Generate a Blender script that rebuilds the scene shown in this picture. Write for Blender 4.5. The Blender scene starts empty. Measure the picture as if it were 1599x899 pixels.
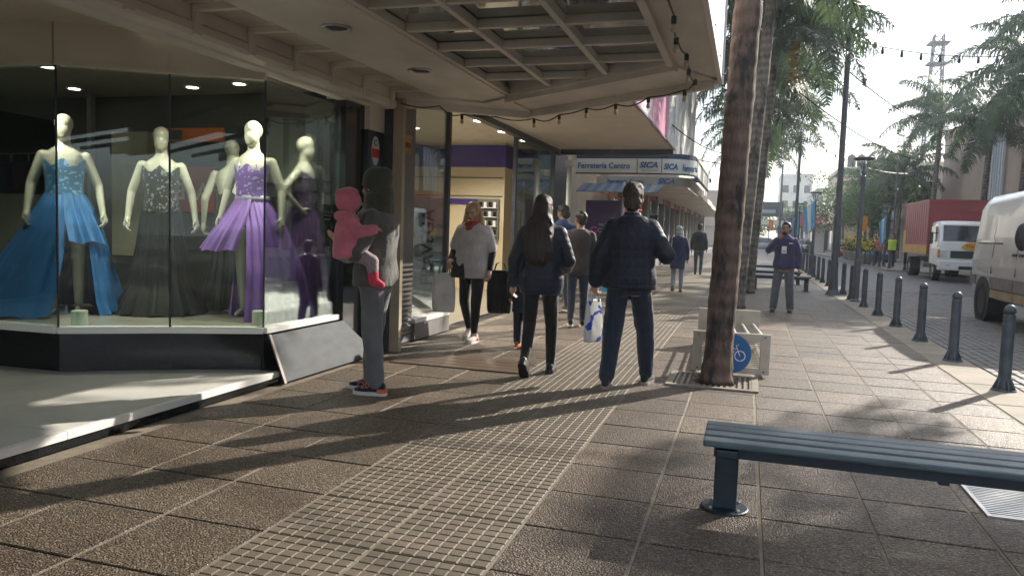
import bpy, bmesh, math, random
import numpy as np
from mathutils import Vector, Matrix
random.seed(7); rng=np.random.default_rng(11)
SC=bpy.context.scene; COL=SC.collection; R=math.radians
# ---------------------------------------------------------------- camera
cam=bpy.data.cameras.new('camera'); cam.sensor_width=36; cam.lens=36*1190/1599; cam.clip_end=3000; cam.clip_start=.05
camo=bpy.data.objects.new('camera',cam); COL.objects.link(camo); SC.camera=camo
CAM_H=1.33; yaw=R(17.04); pit=R(4.306); rol=.033
F0=Vector((-math.sin(yaw),math.cos(yaw),0)); R0=Vector((math.cos(yaw),math.sin(yaw),0)); U0=Vector((0,0,1))
Fv=F0*math.cos(pit)-U0*math.sin(pit); Uv=U0*math.cos(pit)+F0*math.sin(pit)
Rc=R0*math.cos(rol)+Uv*math.sin(rol); Uc=Uv*math.cos(rol)-R0*math.sin(rol)
camo.matrix_world=Matrix(((Rc.x,Uc.x,-Fv.x,0),(Rc.y,Uc.y,-Fv.y,0),(Rc.z,Uc.z,-Fv.z,CAM_H),(0,0,0,1)))
# ---------------------------------------------------------------- sky, sun, exposure
SUN_AZ=R(33.6); SUN_EL=R(27.0)           # azimuth from +Y (along the street) towards +X
W=bpy.data.worlds.new('World'); SC.world=W; W.use_nodes=True
nt=W.node_tree; nt.nodes.clear()
wo=nt.nodes.new('ShaderNodeOutputWorld'); bg=nt.nodes.new('ShaderNodeBackground'); sk=nt.nodes.new('ShaderNodeTexSky')
sk.sky_type='NISHITA'; sk.sun_disc=False; sk.sun_elevation=SUN_EL; sk.sun_rotation=SUN_AZ; sk.dust_density=1.6; sk.air_density=1.0; sk.ozone_density=1.5
tc=nt.nodes.new('ShaderNodeTexCoord'); mp=nt.nodes.new('ShaderNodeMapping'); mp.inputs['Scale'].default_value=(1,1,2.6)
nz=nt.nodes.new('ShaderNodeTexNoise'); nz.inputs['Scale'].default_value=2.1; nz.inputs['Detail'].default_value=7; nz.inputs['Roughness'].default_value=.55
cr=nt.nodes.new('ShaderNodeValToRGB'); cr.color_ramp.elements[0].position=.42; cr.color_ramp.elements[0].color=(.12,.12,.12,1); cr.color_ramp.elements[1].position=.66
mixs=nt.nodes.new('ShaderNodeMixRGB'); mixs.inputs['Color2'].default_value=(10.5,11.2,12.2,1)
ml=nt.nodes.new('ShaderNodeMath'); ml.operation='MULTIPLY'; ml.inputs[1].default_value=.92
nt.links.new(tc.outputs['Generated'],mp.inputs[0]); nt.links.new(mp.outputs[0],nz.inputs['Vector']); nt.links.new(nz.outputs['Fac'],cr.inputs[0])
nt.links.new(cr.outputs[0],ml.inputs[0]); nt.links.new(ml.outputs[0],mixs.inputs['Fac']); nt.links.new(sk.outputs[0],mixs.inputs['Color1'])
nt.links.new(mixs.outputs[0],bg.inputs['Color']); bg.inputs['Strength'].default_value=.115; nt.links.new(bg.outputs[0],wo.inputs['Surface'])
sun=bpy.data.lights.new('sun','SUN'); sun.energy=5.0; sun.angle=R(.55); sun.color=(1,.93,.82)
suno=bpy.data.objects.new('sun',sun); COL.objects.link(suno)
sd=Vector((math.sin(SUN_AZ)*math.cos(SUN_EL),math.cos(SUN_AZ)*math.cos(SUN_EL),math.sin(SUN_EL)))
suno.rotation_euler=sd.to_track_quat('Z','Y').to_euler()
vs=SC.view_settings; vs.view_transform='Standard'; vs.look='None'; vs.exposure=0.85; vs.gamma=1; vs.use_curve_mapping=False
SC.cycles.use_denoising=True; SC.cycles.max_bounces=5; SC.cycles.glossy_bounces=3; SC.cycles.diffuse_bounces=4; SC.cycles.use_adaptive_sampling=True; SC.cycles.adaptive_threshold=.025; SC.cycles.volume_bounces=0; SC.cycles.transparent_max_bounces=10; SC.cycles.caustics_reflective=False; SC.cycles.caustics_refractive=False
SC.cycles.sample_clamp_indirect=6
# ---------------------------------------------------------------- materials
MATS={}
def nodes_of(m):
    m.use_nodes=True; n=m.node_tree.nodes; l=m.node_tree.links
    return n,l,n['Principled BSDF']
def mat(name,col,rough=.6,metal=0,var=.12,scale=6,bump=0,bscale=40,stretch=None,spec=.5,coat=0,detail=4,emit=None,objc=False,sheen=0):
    """plain surface with tonal noise + fine bump; world coordinates unless objc"""
    if name in MATS: return MATS[name]
    m=bpy.data.materials.new(name); n,l,b=nodes_of(m)
    b.inputs['Roughness'].default_value=rough; b.inputs['Metallic'].default_value=metal; b.inputs['Specular IOR Level'].default_value=spec
    b.inputs['Coat Weight'].default_value=coat; b.inputs['Sheen Weight'].default_value=sheen
    if objc: co=n.new('ShaderNodeTexCoord').outputs['Object']
    else: co=n.new('ShaderNodeNewGeometry').outputs['Position']
    if stretch:
        mpn=n.new('ShaderNodeMapping'); mpn.inputs['Scale'].default_value=stretch; l.new(co,mpn.inputs[0]); co=mpn.outputs[0]
    t=n.new('ShaderNodeTexNoise'); t.inputs['Scale'].default_value=scale; t.inputs['Detail'].default_value=detail; l.new(co,t.inputs['Vector'])
    r=n.new('ShaderNodeValToRGB'); c=np.array(col[:3])
    e=r.color_ramp.elements; e[0].position=.25; e[1].position=.75
    e[0].color=(*np.clip(c*(1-var),0,1),1); e[1].color=(*np.clip(c*(1+var),0,1),1)
    l.new(t.outputs['Fac'],r.inputs[0]); l.new(r.outputs[0],b.inputs['Base Color'])
    if bump:
        t2=n.new('ShaderNodeTexNoise'); t2.inputs['Scale'].default_value=bscale; t2.inputs['Detail'].default_value=3; l.new(co,t2.inputs['Vector'])
        bp=n.new('ShaderNodeBump'); bp.inputs['Strength'].default_value=bump; bp.inputs['Distance'].default_value=.01
        l.new(t2.outputs['Fac'],bp.inputs['Height']); l.new(bp.outputs[0],b.inputs['Normal'])
    if emit: b.inputs['Emission Color'].default_value=(*emit[:3],1); b.inputs['Emission Strength'].default_value=emit[3]
    MATS[name]=m; return m
def glass(name,tint=(.9,.95,.93),base=.04,edge=.7,rough=0):
    if name in MATS: return MATS[name]
    m=bpy.data.materials.new(name); m.use_nodes=True; n=m.node_tree.nodes; l=m.node_tree.links; n.clear()
    o=n.new('ShaderNodeOutputMaterial'); tr=n.new('ShaderNodeBsdfTransparent'); gl=n.new('ShaderNodeBsdfGlossy'); mx=n.new('ShaderNodeMixShader')
    fr=n.new('ShaderNodeFresnel'); fr.inputs['IOR'].default_value=1.5
    mr=n.new('ShaderNodeMapRange'); mr.inputs['To Min'].default_value=base; mr.inputs['To Max'].default_value=edge
    tr.inputs[0].default_value=(*tint,1); gl.inputs['Roughness'].default_value=rough; gl.inputs[0].default_value=(.95,.97,.96,1)
    l.new(fr.outputs[0],mr.inputs[0]); l.new(mr.outputs[0],mx.inputs[0]); l.new(tr.outputs[0],mx.inputs[1]); l.new(gl.outputs[0],mx.inputs[2]); l.new(mx.outputs[0],o.inputs[0])
    MATS[name]=m; return m
# ---------------------------------------------------------------- mesh helpers
class MB:
    def __init__(s): s.v=[]; s.f=[]
    def add(s,vs_,fs):
        o=len(s.v); s.v+= [tuple(map(float,q)) for q in vs_]; s.f+=[tuple(i+o for i in f) for f in fs]; return s
    def box(s,a,b,rz=0,piv=None):
        x0,y0,z0=a; x1,y1,z1=b
        v=[(x0,y0,z0),(x1,y0,z0),(x1,y1,z0),(x0,y1,z0),(x0,y0,z1),(x1,y0,z1),(x1,y1,z1),(x0,y1,z1)]
        if rz:
            p=piv or ((x0+x1)/2,(y0+y1)/2); c,d=math.cos(rz),math.sin(rz)
            v=[(p[0]+(q[0]-p[0])*c-(q[1]-p[1])*d,p[1]+(q[0]-p[0])*d+(q[1]-p[1])*c,q[2]) for q in v]
        return s.add(v,[(3,2,1,0),(4,5,6,7),(0,1,5,4),(1,2,6,5),(2,3,7,6),(3,0,4,7)])
    def bar(s,p,q,w,h,up=(0,0,1)):
        """rectangular bar from p to q, w across, h along up"""
        p=Vector(p); q=Vector(q); d=(q-p).normalized(); u=Vector(up); sd_=d.cross(u)
        if sd_.length<1e-4: sd_=d.cross(Vector((1,0,0)))
        sd_.normalize(); u=sd_.cross(d).normalized(); a=sd_*w/2; b=u*h/2
        v=[p-a-b,p+a-b,p+a+b,p-a+b,q-a-b,q+a-b,q+a+b,q-a+b]
        return s.add(v,[(3,2,1,0),(4,5,6,7),(0,1,5,4),(1,2,6,5),(2,3,7,6),(3,0,4,7)])
    def loft(s,rings,cap=True,closed=True):
        o=len(s.v); n=len(rings[0])
        for r in rings: s.v+=[tuple(map(float,q)) for q in r]
        m=n if closed else n-1
        for i in range(len(rings)-1):
            for j in range(m):
                a=o+i*n+j; b=o+i*n+(j+1)%n; s.f.append((a,b,b+n,a+n))
        if cap and closed:
            s.f.append(tuple(o+j for j in reversed(range(n)))); k=o+(len(rings)-1)*n; s.f.append(tuple(k+j for j in range(n)))
        return s
    def tube(s,pts,rad,n=8,cap=True):
        pts=[Vector(p) for p in pts]; rads=rad if hasattr(rad,'__len__') else [rad]*len(pts); rings=[]
        ref=Vector((0,0,1)); d0=(pts[1]-pts[0]).normalized()
        if abs(d0.z)>.9: ref=Vector((1,0,0))
        for i,p in enumerate(pts):
            d=(pts[min(i+1,len(pts)-1)]-pts[max(i-1,0)]).normalized()
            a=d.cross(ref).normalized(); b=a.cross(d)*-1
            rings.append([p+a*math.cos(2*math.pi*k/n)*rads[i]+b*math.sin(2*math.pi*k/n)*rads[i] for k in range(n)])
        return s.loft(rings,cap)
    def lathe(s,c,prof,n=16,sx=1,sy=1):
        return s.loft([[(c[0]+r*sx*math.cos(2*math.pi*k/n),c[1]+r*sy*math.sin(2*math.pi*k/n),c[2]+z) for k in range(n)] for r,z in prof])
    def ell(s,c,r,n=12,m=8,rot=None):
        rings=[]
        for i in range(m+1):
            t=math.pi*i/m; rr=max(math.sin(t),.02); z=-math.cos(t)
            ring=[Vector((r[0]*rr*math.cos(2*math.pi*k/n),r[1]*rr*math.sin(2*math.pi*k/n),r[2]*z)) for k in range(n)]
            if rot: ring=[rot@q for q in ring]
            rings.append([Vector(c)+q for q in ring])
        return s.loft(rings)
    def cap(s,a,b,ra,rb,n=10):
        """tapered capsule"""
        a=Vector(a); b=Vector(b); d=(b-a); L=d.length or 1e-5; d=d/L
        ref=Vector((0,0,1)) if abs(d.z)<.9 else Vector((1,0,0)); x=d.cross(ref).normalized(); y=d.cross(x)
        rings=[]
        prof=[(ra*.08,-ra*.99),(ra*.6,-ra*.8),(ra*.92,-ra*.4),(ra,0)]+[(rb,L),(rb*.92,L+rb*.4),(rb*.6,L+rb*.8),(rb*.08,L+rb*.99)]
        for r,t in prof: rings.append([a+d*t+x*r*math.cos(2*math.pi*k/n)+y*r*math.sin(2*math.pi*k/n) for k in range(n)])
        return s.loft(rings)
    def prism(s,poly,z0,z1):
        n=len(poly); v=[(p[0],p[1],z0) for p in poly]+[(p[0],p[1],z1) for p in poly]
        return s.add(v,[tuple(reversed(range(n))),tuple(range(n,2*n))]+[(i,(i+1)%n,(i+1)%n+n,i+n) for i in range(n)])
    def xprism(s,prof,x0,x1):
        """profile in (y,z) extruded along x"""
        n=len(prof); v=[(x0,p[0],p[1]) for p in prof]+[(x1,p[0],p[1]) for p in prof]
        return s.add(v,[tuple(range(n)),tuple(reversed(range(n,2*n)))]+[((i+1)%n,i,i+n,(i+1)%n+n) for i in range(n)])
    def mesh(s,name='m'):
        me=bpy.data.meshes.new(name); me.from_pydata(s.v,[],s.f); me.update()
        return me
    def build(s,name,material,parent=None,smooth=False,bevel=0,fix=True):
        me=s.mesh(name)
        if fix or bevel:
            bm=bmesh.new(); bm.from_mesh(me)
            if bevel: bmesh.ops.bevel(bm,geom=[e for e in bm.edges if len(e.link_faces)==2 and e.calc_face_angle(0)>.5],offset=bevel,segments=2,affect='EDGES',profile=.6,clamp_overlap=True)
            bmesh.ops.recalc_face_normals(bm,faces=bm.faces); bm.to_mesh(me); bm.free()
        return link(name,me,material,parent,smooth)
def link(name,me,material,parent=None,smooth=False):
    if material is not None:
        me.materials.clear(); me.materials.append(material)
    if smooth:
        me.polygons.foreach_set('use_smooth',[True]*len(me.polygons))
    o=bpy.data.objects.new(name,me); COL.objects.link(o)
    if parent: o.parent=parent
    return o
def tag(o,label,cat,group=None):
    o['label']=label; o['category']=cat
    if group: o['group']=group
    return o
def thing(name,label,cat,loc=(0,0,0),rz=0,group=None):
    o=bpy.data.objects.new(name,None); COL.objects.link(o); o.empty_display_size=.1
    o.location=loc; o.rotation_euler=(0,0,rz); return tag(o,label,cat,group)
def struct(o): o['kind']='structure'; return o
def stuff(o): o['kind']='stuff'; return o
def dup(root,loc,rz=0,label=None,scale=None):
    r=root.copy(); COL.objects.link(r); r.location=loc; r.rotation_euler=(0,0,rz)
    if label: r['label']=label
    if scale: r.scale=scale
    for ch in list(root.children):
        c=ch.copy(); COL.objects.link(c); c.parent=r
        for g_ in list(ch.children):
            d=g_.copy(); COL.objects.link(d); d.parent=c
    return r
def text(name,body,material,parent,loc,size,rot,extr=.002,align='LEFT',sx=1,bold=0,shear=0):
    cu=bpy.data.curves.new(name,'FONT'); cu.body=body; cu.size=size; cu.extrude=extr; cu.align_x=align; cu.offset=bold; cu.shear=shear; cu.resolution_u=3
    t=bpy.data.objects.new(name,cu); COL.objects.link(t)
    me=bpy.data.meshes.new_from_object(t); bpy.data.objects.remove(t)
    o=link(name,me,material,parent); o.location=loc; o.rotation_euler=rot; o.scale=(sx,1,1)
    return o
def remesh(mb,vox,smooth=4,f=.5):
    """fuse overlapping closed shells into one continuous surface"""
    me=mb.mesh('t'); bm=bmesh.new(); bm.from_mesh(me); bmesh.ops.recalc_face_normals(bm,faces=bm.faces); bm.to_mesh(me); bm.free()
    o=bpy.data.objects.new('t',me); COL.objects.link(o)
    m=o.modifiers.new('r','REMESH'); m.mode='VOXEL'; m.voxel_size=vox; m.use_smooth_shade=True
    if smooth: s_=o.modifiers.new('s','SMOOTH'); s_.iterations=smooth; s_.factor=f
    dg=bpy.context.evaluated_depsgraph_get(); dg.update()
    out=bpy.data.meshes.new_from_object(o.evaluated_get(dg)); bpy.data.objects.remove(o); bpy.data.meshes.remove(me)
    return out
def verts(me):
    a=np.empty(len(me.vertices)*3,np.float32); me.vertices.foreach_get('co',a); return a.reshape(-1,3).astype(float)
def normals(me):
    a=np.empty(len(me.vertices)*3,np.float32); me.vertices.foreach_get('normal',a); return a.reshape(-1,3).astype(float)
def setverts(me,v): me.vertices.foreach_set('co',v.astype(np.float32).ravel()); me.update()
def snoise(P,freq,seed,n=7,stretch=(1,1,1)):
    r=np.random.default_rng(seed); out=np.zeros(len(P)); Q=P*np.array(stretch)
    for i in range(n):
        d=r.normal(size=3); d/=np.linalg.norm(d); k=freq*(.6+1.0*r.random())
        out+=np.sin(Q@d*k+r.random()*6.28+1.3*np.sin(Q@r.normal(size=3)*k*.4+r.random()*6))
    return out/n
# ================================================================ GROUND
def aggregate(name,ca,cb,cc,scale=105,joints=None,rough=.5):
    m=bpy.data.materials.new(name); n,l,b=nodes_of(m); b.inputs['Specular IOR Level'].default_value=.45
    co=n.new('ShaderNodeNewGeometry').outputs['Position']
    vo=n.new('ShaderNodeTexVoronoi'); vo.inputs['Scale'].default_value=scale; vo.inputs['Randomness'].default_value=.95; l.new(co,vo.inputs['Vector'])
    sp=n.new('ShaderNodeSeparateColor'); l.new(vo.outputs['Color'],sp.inputs[0])
    r=n.new('ShaderNodeValToRGB'); e=r.color_ramp.elements; e[0].position=0; e[0].color=(*ca,1); e[1].position=.62; e[1].color=(*cb,1)
    q=e.new(.94); q.color=(*cc,1); l.new(sp.outputs[0],r.inputs[0])
    dm=n.new('ShaderNodeMapRange'); dm.inputs['From Min'].default_value=.25/scale*22; dm.inputs['From Max'].default_value=.62/scale*70; dm.inputs['To Min'].default_value=1; dm.inputs['To Max'].default_value=.45
    l.new(vo.outputs['Distance'],dm.inputs[0])
    mu=n.new('ShaderNodeMixRGB'); mu.blend_type='MULTIPLY'; mu.inputs['Fac'].default_value=1; l.new(r.outputs[0],mu.inputs[1]); l.new(dm.outputs[0],mu.inputs[2])
    # broad stains and a tint per slab
    ns=n.new('ShaderNodeTexNoise'); ns.inputs['Scale'].default_value=1.3; ns.inputs['Detail'].default_value=6; ns.inputs['Roughness'].default_value=.65; l.new(co,ns.inputs['Vector'])
    oi=n.new('ShaderNodeObjectInfo'); ad=n.new('ShaderNodeMath'); ad.operation='MULTIPLY_ADD'; ad.inputs[1].default_value=.35; l.new(oi.outputs['Random'],ad.inputs[0]); l.new(ns.outputs['Fac'],ad.inputs[2])
    rr=n.new('ShaderNodeValToRGB'); e=rr.color_ramp.elements; e[0].position=.35; e[0].color=(.48,.46,.45,1); e[1].position=1; e[1].color=(1.12,1.06,1,1); l.new(ad.outputs[0],rr.inputs[0])
    m2=n.new('ShaderNodeMixRGB'); m2.blend_type='MULTIPLY'; m2.inputs['Fac'].default_value=1; l.new(mu.outputs[0],m2.inputs[1]); l.new(rr.outputs[0],m2.inputs[2])
    # chewing gum and drip spots
    gv=n.new('ShaderNodeTexVoronoi'); gv.inputs['Scale'].default_value=3.3; l.new(co,gv.inputs['Vector']); gs=n.new('ShaderNodeSeparateColor'); l.new(gv.outputs['Color'],gs.inputs[0])
    gr=n.new('ShaderNodeMapRange'); gr.inputs['From Min'].default_value=.045; gr.inputs['From Max'].default_value=.06; gr.inputs['To Min'].default_value=1; gr.inputs['To Max'].default_value=0; l.new(gv.outputs['Distance'],gr.inputs[0])
    gt=n.new('ShaderNodeMath'); gt.operation='GREATER_THAN'; gt.inputs[1].default_value=.55; l.new(gs.outputs[0],gt.inputs[0]); gm=n.new('ShaderNodeMath'); gm.operation='MULTIPLY'; l.new(gr.outputs[0],gm.inputs[0]); l.new(gt.outputs[0],gm.inputs[1]); gq=n.new('ShaderNodeMath'); gq.operation='MULTIPLY'; gq.inputs[1].default_value=.6; l.new(gm.outputs[0],gq.inputs[0])
    gx=n.new('ShaderNodeMixRGB'); l.new(gq.outputs[0],gx.inputs['Fac']); l.new(m2.outputs[0],gx.inputs[1]); gx.inputs[2].default_value=(.05,.043,.038,1)
    out=gx.outputs[0]
    if joints:
        br=n.new('ShaderNodeTexBrick'); br.offset=0; br.inputs['Scale'].default_value=1; br.inputs['Brick Width'].default_value=joints[0]; br.inputs['Row Height'].default_value=joints[1]; br.inputs['Mortar Size'].default_value=joints[2]
        br.inputs['Color1'].default_value=(1,1,1,1); br.inputs['Color2'].default_value=(.85,.85,.85,1); br.inputs['Mortar'].default_value=(.45,.42,.38,1); l.new(co,br.inputs['Vector'])
        m3=n.new('ShaderNodeMixRGB'); m3.blend_type='MULTIPLY'; m3.inputs['Fac'].default_value=1; l.new(out,m3.inputs[1]); l.new(br.outputs[0],m3.inputs[2]); out=m3.outputs[0]
    l.new(out,b.inputs['Base Color'])
    rg=n.new('ShaderNodeMapRange'); rg.inputs['To Min'].default_value=rough-.12; rg.inputs['To Max'].default_value=rough+.2; l.new(sp.outputs[1],rg.inputs[0]); l.new(rg.outputs[0],b.inputs['Roughness'])
    bp=n.new('ShaderNodeBump'); bp.invert=True; bp.inputs['Strength'].default_value=.9; bp.inputs['Distance'].default_value=.006; l.new(vo.outputs['Distance'],bp.inputs['Height']); l.new(bp.outputs[0],b.inputs['Normal'])
    MATS[name]=m; return m
M_AGG=aggregate('aggregate',(.14,.102,.073),(.27,.205,.148),(.48,.405,.315))
M_AGGF=aggregate('aggregate_far',(.13,.098,.074),(.245,.19,.145),(.42,.36,.29),joints=(.505,.495,.012))
M_STRIP=mat('strip_tile',(.135,.108,.078),rough=.62,var=.22,scale=5,bump=.35,bscale=220,detail=8)
M_MORT=mat('mortar',(.20,.165,.125),rough=.9,var=.3,scale=9,bump=.4,bscale=120)
M_GROUT=mat('grout_dark',(.035,.03,.026),rough=.95,var=.3,scale=20)
M_KERB=mat('kerb_concrete',(.27,.232,.18),rough=.8,var=.2,scale=3,bump=.25,bscale=150,detail=8)
M_PAVER=mat('paver',(.125,.115,.105),rough=.62,var=.3,scale=4,bump=.4,bscale=160,detail=6)
def sheet(name,x0,x1,y0,y1,z,m,par=None):
    o=MB().add([(x0,y0,z),(x1,y0,z),(x1,y1,z),(x0,y1,z)],[(0,1,2,3)]).build(name,m,par); 
    if par is None: struct(o)
    return o
sheet('ground',-300,300,-60,620,-.12,mat('ground_far',(.16,.15,.13),rough=.9,scale=.2))
side=sheet('sidewalk',-3.9,2.52,-14,150,-.016,M_GROUT)
XJ=[-3.53,-2.99,-2.46,-1.93,-1.42,-.91,-.385,.125,.63,1.13,1.60,2.05]
Y0,DY,NR=.29,.495,30
YE=Y0+DY*NR
tm={}
def tile_mesh(w,d,key,bev=.004,th=.03):
    if key in tm: return tm[key]
    mb=MB(); e=bev
    mb.loft([[(0,0,-th),(w,0,-th),(w,d,-th),(0,d,-th)],[(0,0,-e),(w,0,-e),(w,d,-e),(0,d,-e)],[(e,e,0),(w-e,e,0),(w-e,d-e,0),(e,d-e,0)]])
    me=mb.mesh(key); tm[key]=me; return me
for r in range(NR):
    y=Y0+r*DY
    for c in range(len(XJ)-1):
        if c in (3,4): continue
        w=XJ[c+1]-XJ[c]-.013; me=tile_mesh(w,DY-.009,'slab%d'%c)
        o=link('paving_slab',me,M_AGG,side); o.location=(XJ[c]+.0065,y+.0045,random.uniform(-.0018,.0012)); o.rotation_euler=(random.uniform(-.003,.003),random.uniform(-.002,.002),0)
# ribbed guiding strip: square slabs of 8x8 raised pads
mb=MB(); n=8; w=.50; d=.487; mb.box((0,0,-.03),(w,d,-.0022))
for i in range(n):
    for j in range(n):
        a=i*w/n+.003; b=(i+1)*w/n-.003; c=j*d/n+.003; e_=(j+1)*d/n-.003; q=.004
        mb.loft([[(a,c,-.0020),(b,c,-.0020),(b,e_,-.0020),(a,e_,-.0020)],[(a+q,c+q,.001),(b-q,c+q,.001),(b-q,e_-q,.001),(a+q,e_-q,.001)]])
sme=mb.mesh('guide')
for r in range(NR):
    for xx in (-1.925,-1.415):
        o=link('guide_slab',sme,M_STRIP,side); o.location=(xx,Y0+r*DY+.004,random.uniform(-.001,.001))
for x in XJ: 
    MB().box((x-.007,Y0,-.02),(x+.007,YE,-.0025)).build('mortar_joint',M_MORT,side)
MB().box((-3.66,Y0,-.02),(-3.537,YE,-.003)).build('mortar_joint',M_MORT,side)
def gridmat(name):
    m=bpy.data.materials.new(name); n,l,b=nodes_of(m); b.inputs['Roughness'].default_value=.65
    co=n.new('ShaderNodeNewGeometry').outputs['Position']; br=n.new('ShaderNodeTexBrick'); br.offset=0
    for k,v in (('Scale',1),('Brick Width',.0625),('Row Height',.062),('Mortar Size',.006)): br.inputs[k].default_value=v
    br.inputs['Color1'].default_value=(.17,.142,.10,1); br.inputs['Color2'].default_value=(.14,.116,.083,1); br.inputs['Mortar'].default_value=(.20,.17,.12,1)
    l.new(co,br.inputs['Vector']); l.new(br.outputs[0],b.inputs['Base Color']); return m
sheet('slab_field',-3.9,2.05,YE+.002,150,-.002,M_AGGF,side); sheet('slab_field',-3.66,2.05,-14,Y0-.002,-.002,M_AGGF,side)
sheet('guide_field',-1.925,-.915,YE+.004,150,.002,gridmat('guide_far'),side); sheet('guide_field',-1.925,-.915,-14,Y0-.004,.002,gridmat('guide_near'),side)
# kerb band where the bollards stand
kerb=sheet('kerb',2.05,2.52,-14,150,-.010,M_GROUT)
km=tile_mesh(.445,.992,'kerbslab',.008,.05)
for i in range(36):
    o=link('kerb_stone',km,M_KERB,kerb); o.location=(2.062,.3+i*1.0,random.uniform(-.001,.003))
sheet('kerb_field',2.062,2.507,36.31,150,-.003,M_KERB,kerb); sheet('kerb_field',2.062,2.507,-14,.295,-.003,M_KERB,kerb)
# road of small concrete pavers
def roadmat():
    m=bpy.data.materials.new('paver_far'); n,l,b=nodes_of(m); b.inputs['Roughness'].default_value=.6
    co=n.new('ShaderNodeNewGeometry').outputs['Position']; sw=n.new('ShaderNodeMapping'); sw.inputs['Rotation'].default_value=(0,0,math.pi/2); l.new(co,sw.inputs[0])
    br=n.new('ShaderNodeTexBrick')
    for k,v in (('Scale',1),('Brick Width',.23),('Row Height',.115),('Mortar Size',.012)): br.inputs[k].default_value=v
    br.inputs['Color1'].default_value=(.15,.14,.13,1); br.inputs['Color2'].default_value=(.10,.092,.085,1); br.inputs['Mortar'].default_value=(.03,.027,.024,1)
    l.new(sw.outputs[0],br.inputs['Vector']); ns=n.new('ShaderNodeTexNoise'); ns.inputs['Scale'].default_value=.9; ns.inputs['Detail'].default_value=6; l.new(co,ns.inputs['Vector'])
    mu=n.new('ShaderNodeMixRGB'); mu.blend_type='MULTIPLY'; mu.inputs['Fac'].default_value=.6; l.new(br.outputs[0],mu.inputs[1]); l.new(ns.outputs['Color'],mu.inputs[2]); 
    hs=n.new('ShaderNodeHueSaturation'); hs.inputs['Saturation'].default_value=.35; hs.inputs['Value'].default_value=1.25; l.new(mu.outputs[0],hs.inputs['Color']); l.new(hs.outputs[0],b.inputs['Base Color'])
    bp=n.new('ShaderNodeBump'); bp.inputs['Strength'].default_value=.6; bp.inputs['Distance'].default_value=.01; l.new(br.outputs['Fac'],bp.inputs['Height']); bp.invert=True; l.new(bp.outputs[0],b.inputs['Normal'])
    return m
M_ROADF=roadmat()
road=sheet('road',2.52,8.6,-14,150,-.03,M_GROUT)
sheet('paver_field',2.52,8.6,23.02,150,-.006,M_ROADF,road); sheet('paver_field',2.52,8.6,-14,5.95,-.006,M_ROADF,road); sheet('paver_field',6.0,8.6,5.95,23.02,-.006,M_ROADF,road)
pw,pl_=.115,.23
pm=tile_mesh(pw-.012,pl_-.012,'paver',.010,.04)
near=[]
for i in range(int((6.0-2.53)/pw)):
    for j in range(int(17.0/pl_)):
        near.append((2.53+i*pw,6.0+(j+(.5 if i%2 else 0))*pl_))
near.sort(key=lambda q:(q[1]-7.2)**2+4*(q[0]-2.5)**2 if q[1]>6.9 else 1e6)
for x,y in near[:290]:
    o=link('paver',pm,M_PAVER,road); o.location=(x,y,random.uniform(-.006,-.001)); o.rotation_euler=(random.uniform(-.015,.015),random.uniform(-.02,.02),random.uniform(-.012,.012))
mb=MB(); base=[v.co[:] for v in pm.vertices]; fs=[tuple(p.vertices) for p in pm.polygons]
for x,y in near[290:]:
    z=random.uniform(-.006,-.001); t=random.uniform(-.02,.02); mb.add([(x+a,y+b_,z+c+t*a) for a,b_,c in base],fs[1:])
stuff(mb.build('paver_bed',M_PAVER,road,fix=False))
# far pavement
far=struct(MB().prism([(8.6,-14),(14,-14),(14,150),(6.3,150),(6.3,39.5),(8.6,36.5)],-.1,.10).build('opposite_sidewalk',mat('far_pave',(.25,.225,.19),rough=.8,var=.2,scale=2)))
# tree pit frame, drain, cellar cover
M_BEIGE=mat('beige_metal',(.24,.205,.155),rough=.6,var=.2,scale=8,bump=.2,bscale=60)
tg=thing('tree_grate','worn beige slotted grate around the foot of the big palm','tree grate',(-.22,7.2,0))
mb=MB(); mb.box((-.42,-.36,.0),(.38,-.30,.016)).box((-.42,.30,.0),(.38,.36,.016)).box((-.42,-.299,.0),(-.36,.299,.016)).box((.32,-.299,.0),(.38,.299,.016)); mb.build('frame',M_BEIGE,tg)
for i in range(14):
    x=-.335+i*.05
    if abs(x)<.2: 
        MB().box((x-.012,-.298,.001),(x+.012,-.21,.012)).build('slat',M_BEIGE,tg); MB().box((x-.012,.21,.001),(x+.012,.298,.012)).build('slat',M_BEIGE,tg)
    else: MB().box((x-.012,-.298,.001),(x+.012,.298,.012)).build('slat',M_BEIGE,tg)
MB().prism([(.19*math.cos(t*.52)-.0,.2*math.sin(t*.52)) for t in range(12)],.001,.006).build('soil',mat('soil',(.03,.024,.018),rough=1,bump=.8,bscale=60),tg)
M_GALV=mat('galvanised',(.55,.55,.55),rough=.38,metal=.9,var=.12,scale=10)
dg_=thing('drain_grate','galvanised slotted drain grate in the paving behind the near bench','drain grate',(1.2,4.2,0))
mb=MB(); mb.box((0,0,0),(.7,.02,.010)).box((0,.53,0),(.7,.55,.010)).box((0,.0201,0),(.02,.5299,.010)).box((.68,.0201,0),(.70,.5299,.010)); mb.build('frame',M_GALV,dg_)
MB().box((.021,.021,.0005),(.679,.529,.003)).build('pit',mat('pit_black',(.008,.008,.008),rough=1),dg_)
for i in range(17): 
    y=.035+i*.03; MB().box((.0205,y-.008,.004),(.6795,y+.008,.009)).build('bar',M_GALV,dg_)
cc=thing('cellar_cover','flat dark brown cellar cover let into the paving by the shop doorway','floor hatch',(-3.3,6.72,0))
M_CELL=mat('cellar_plate',(.11,.075,.055),rough=.4,var=.35,scale=6,stretch=(1,6,1),bump=.2,bscale=30)
for i in range(4): MB().box((0,.02+i*.16,.001),(1.34,.172+i*.16,.010)).build('plank',M_CELL,cc)
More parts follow.
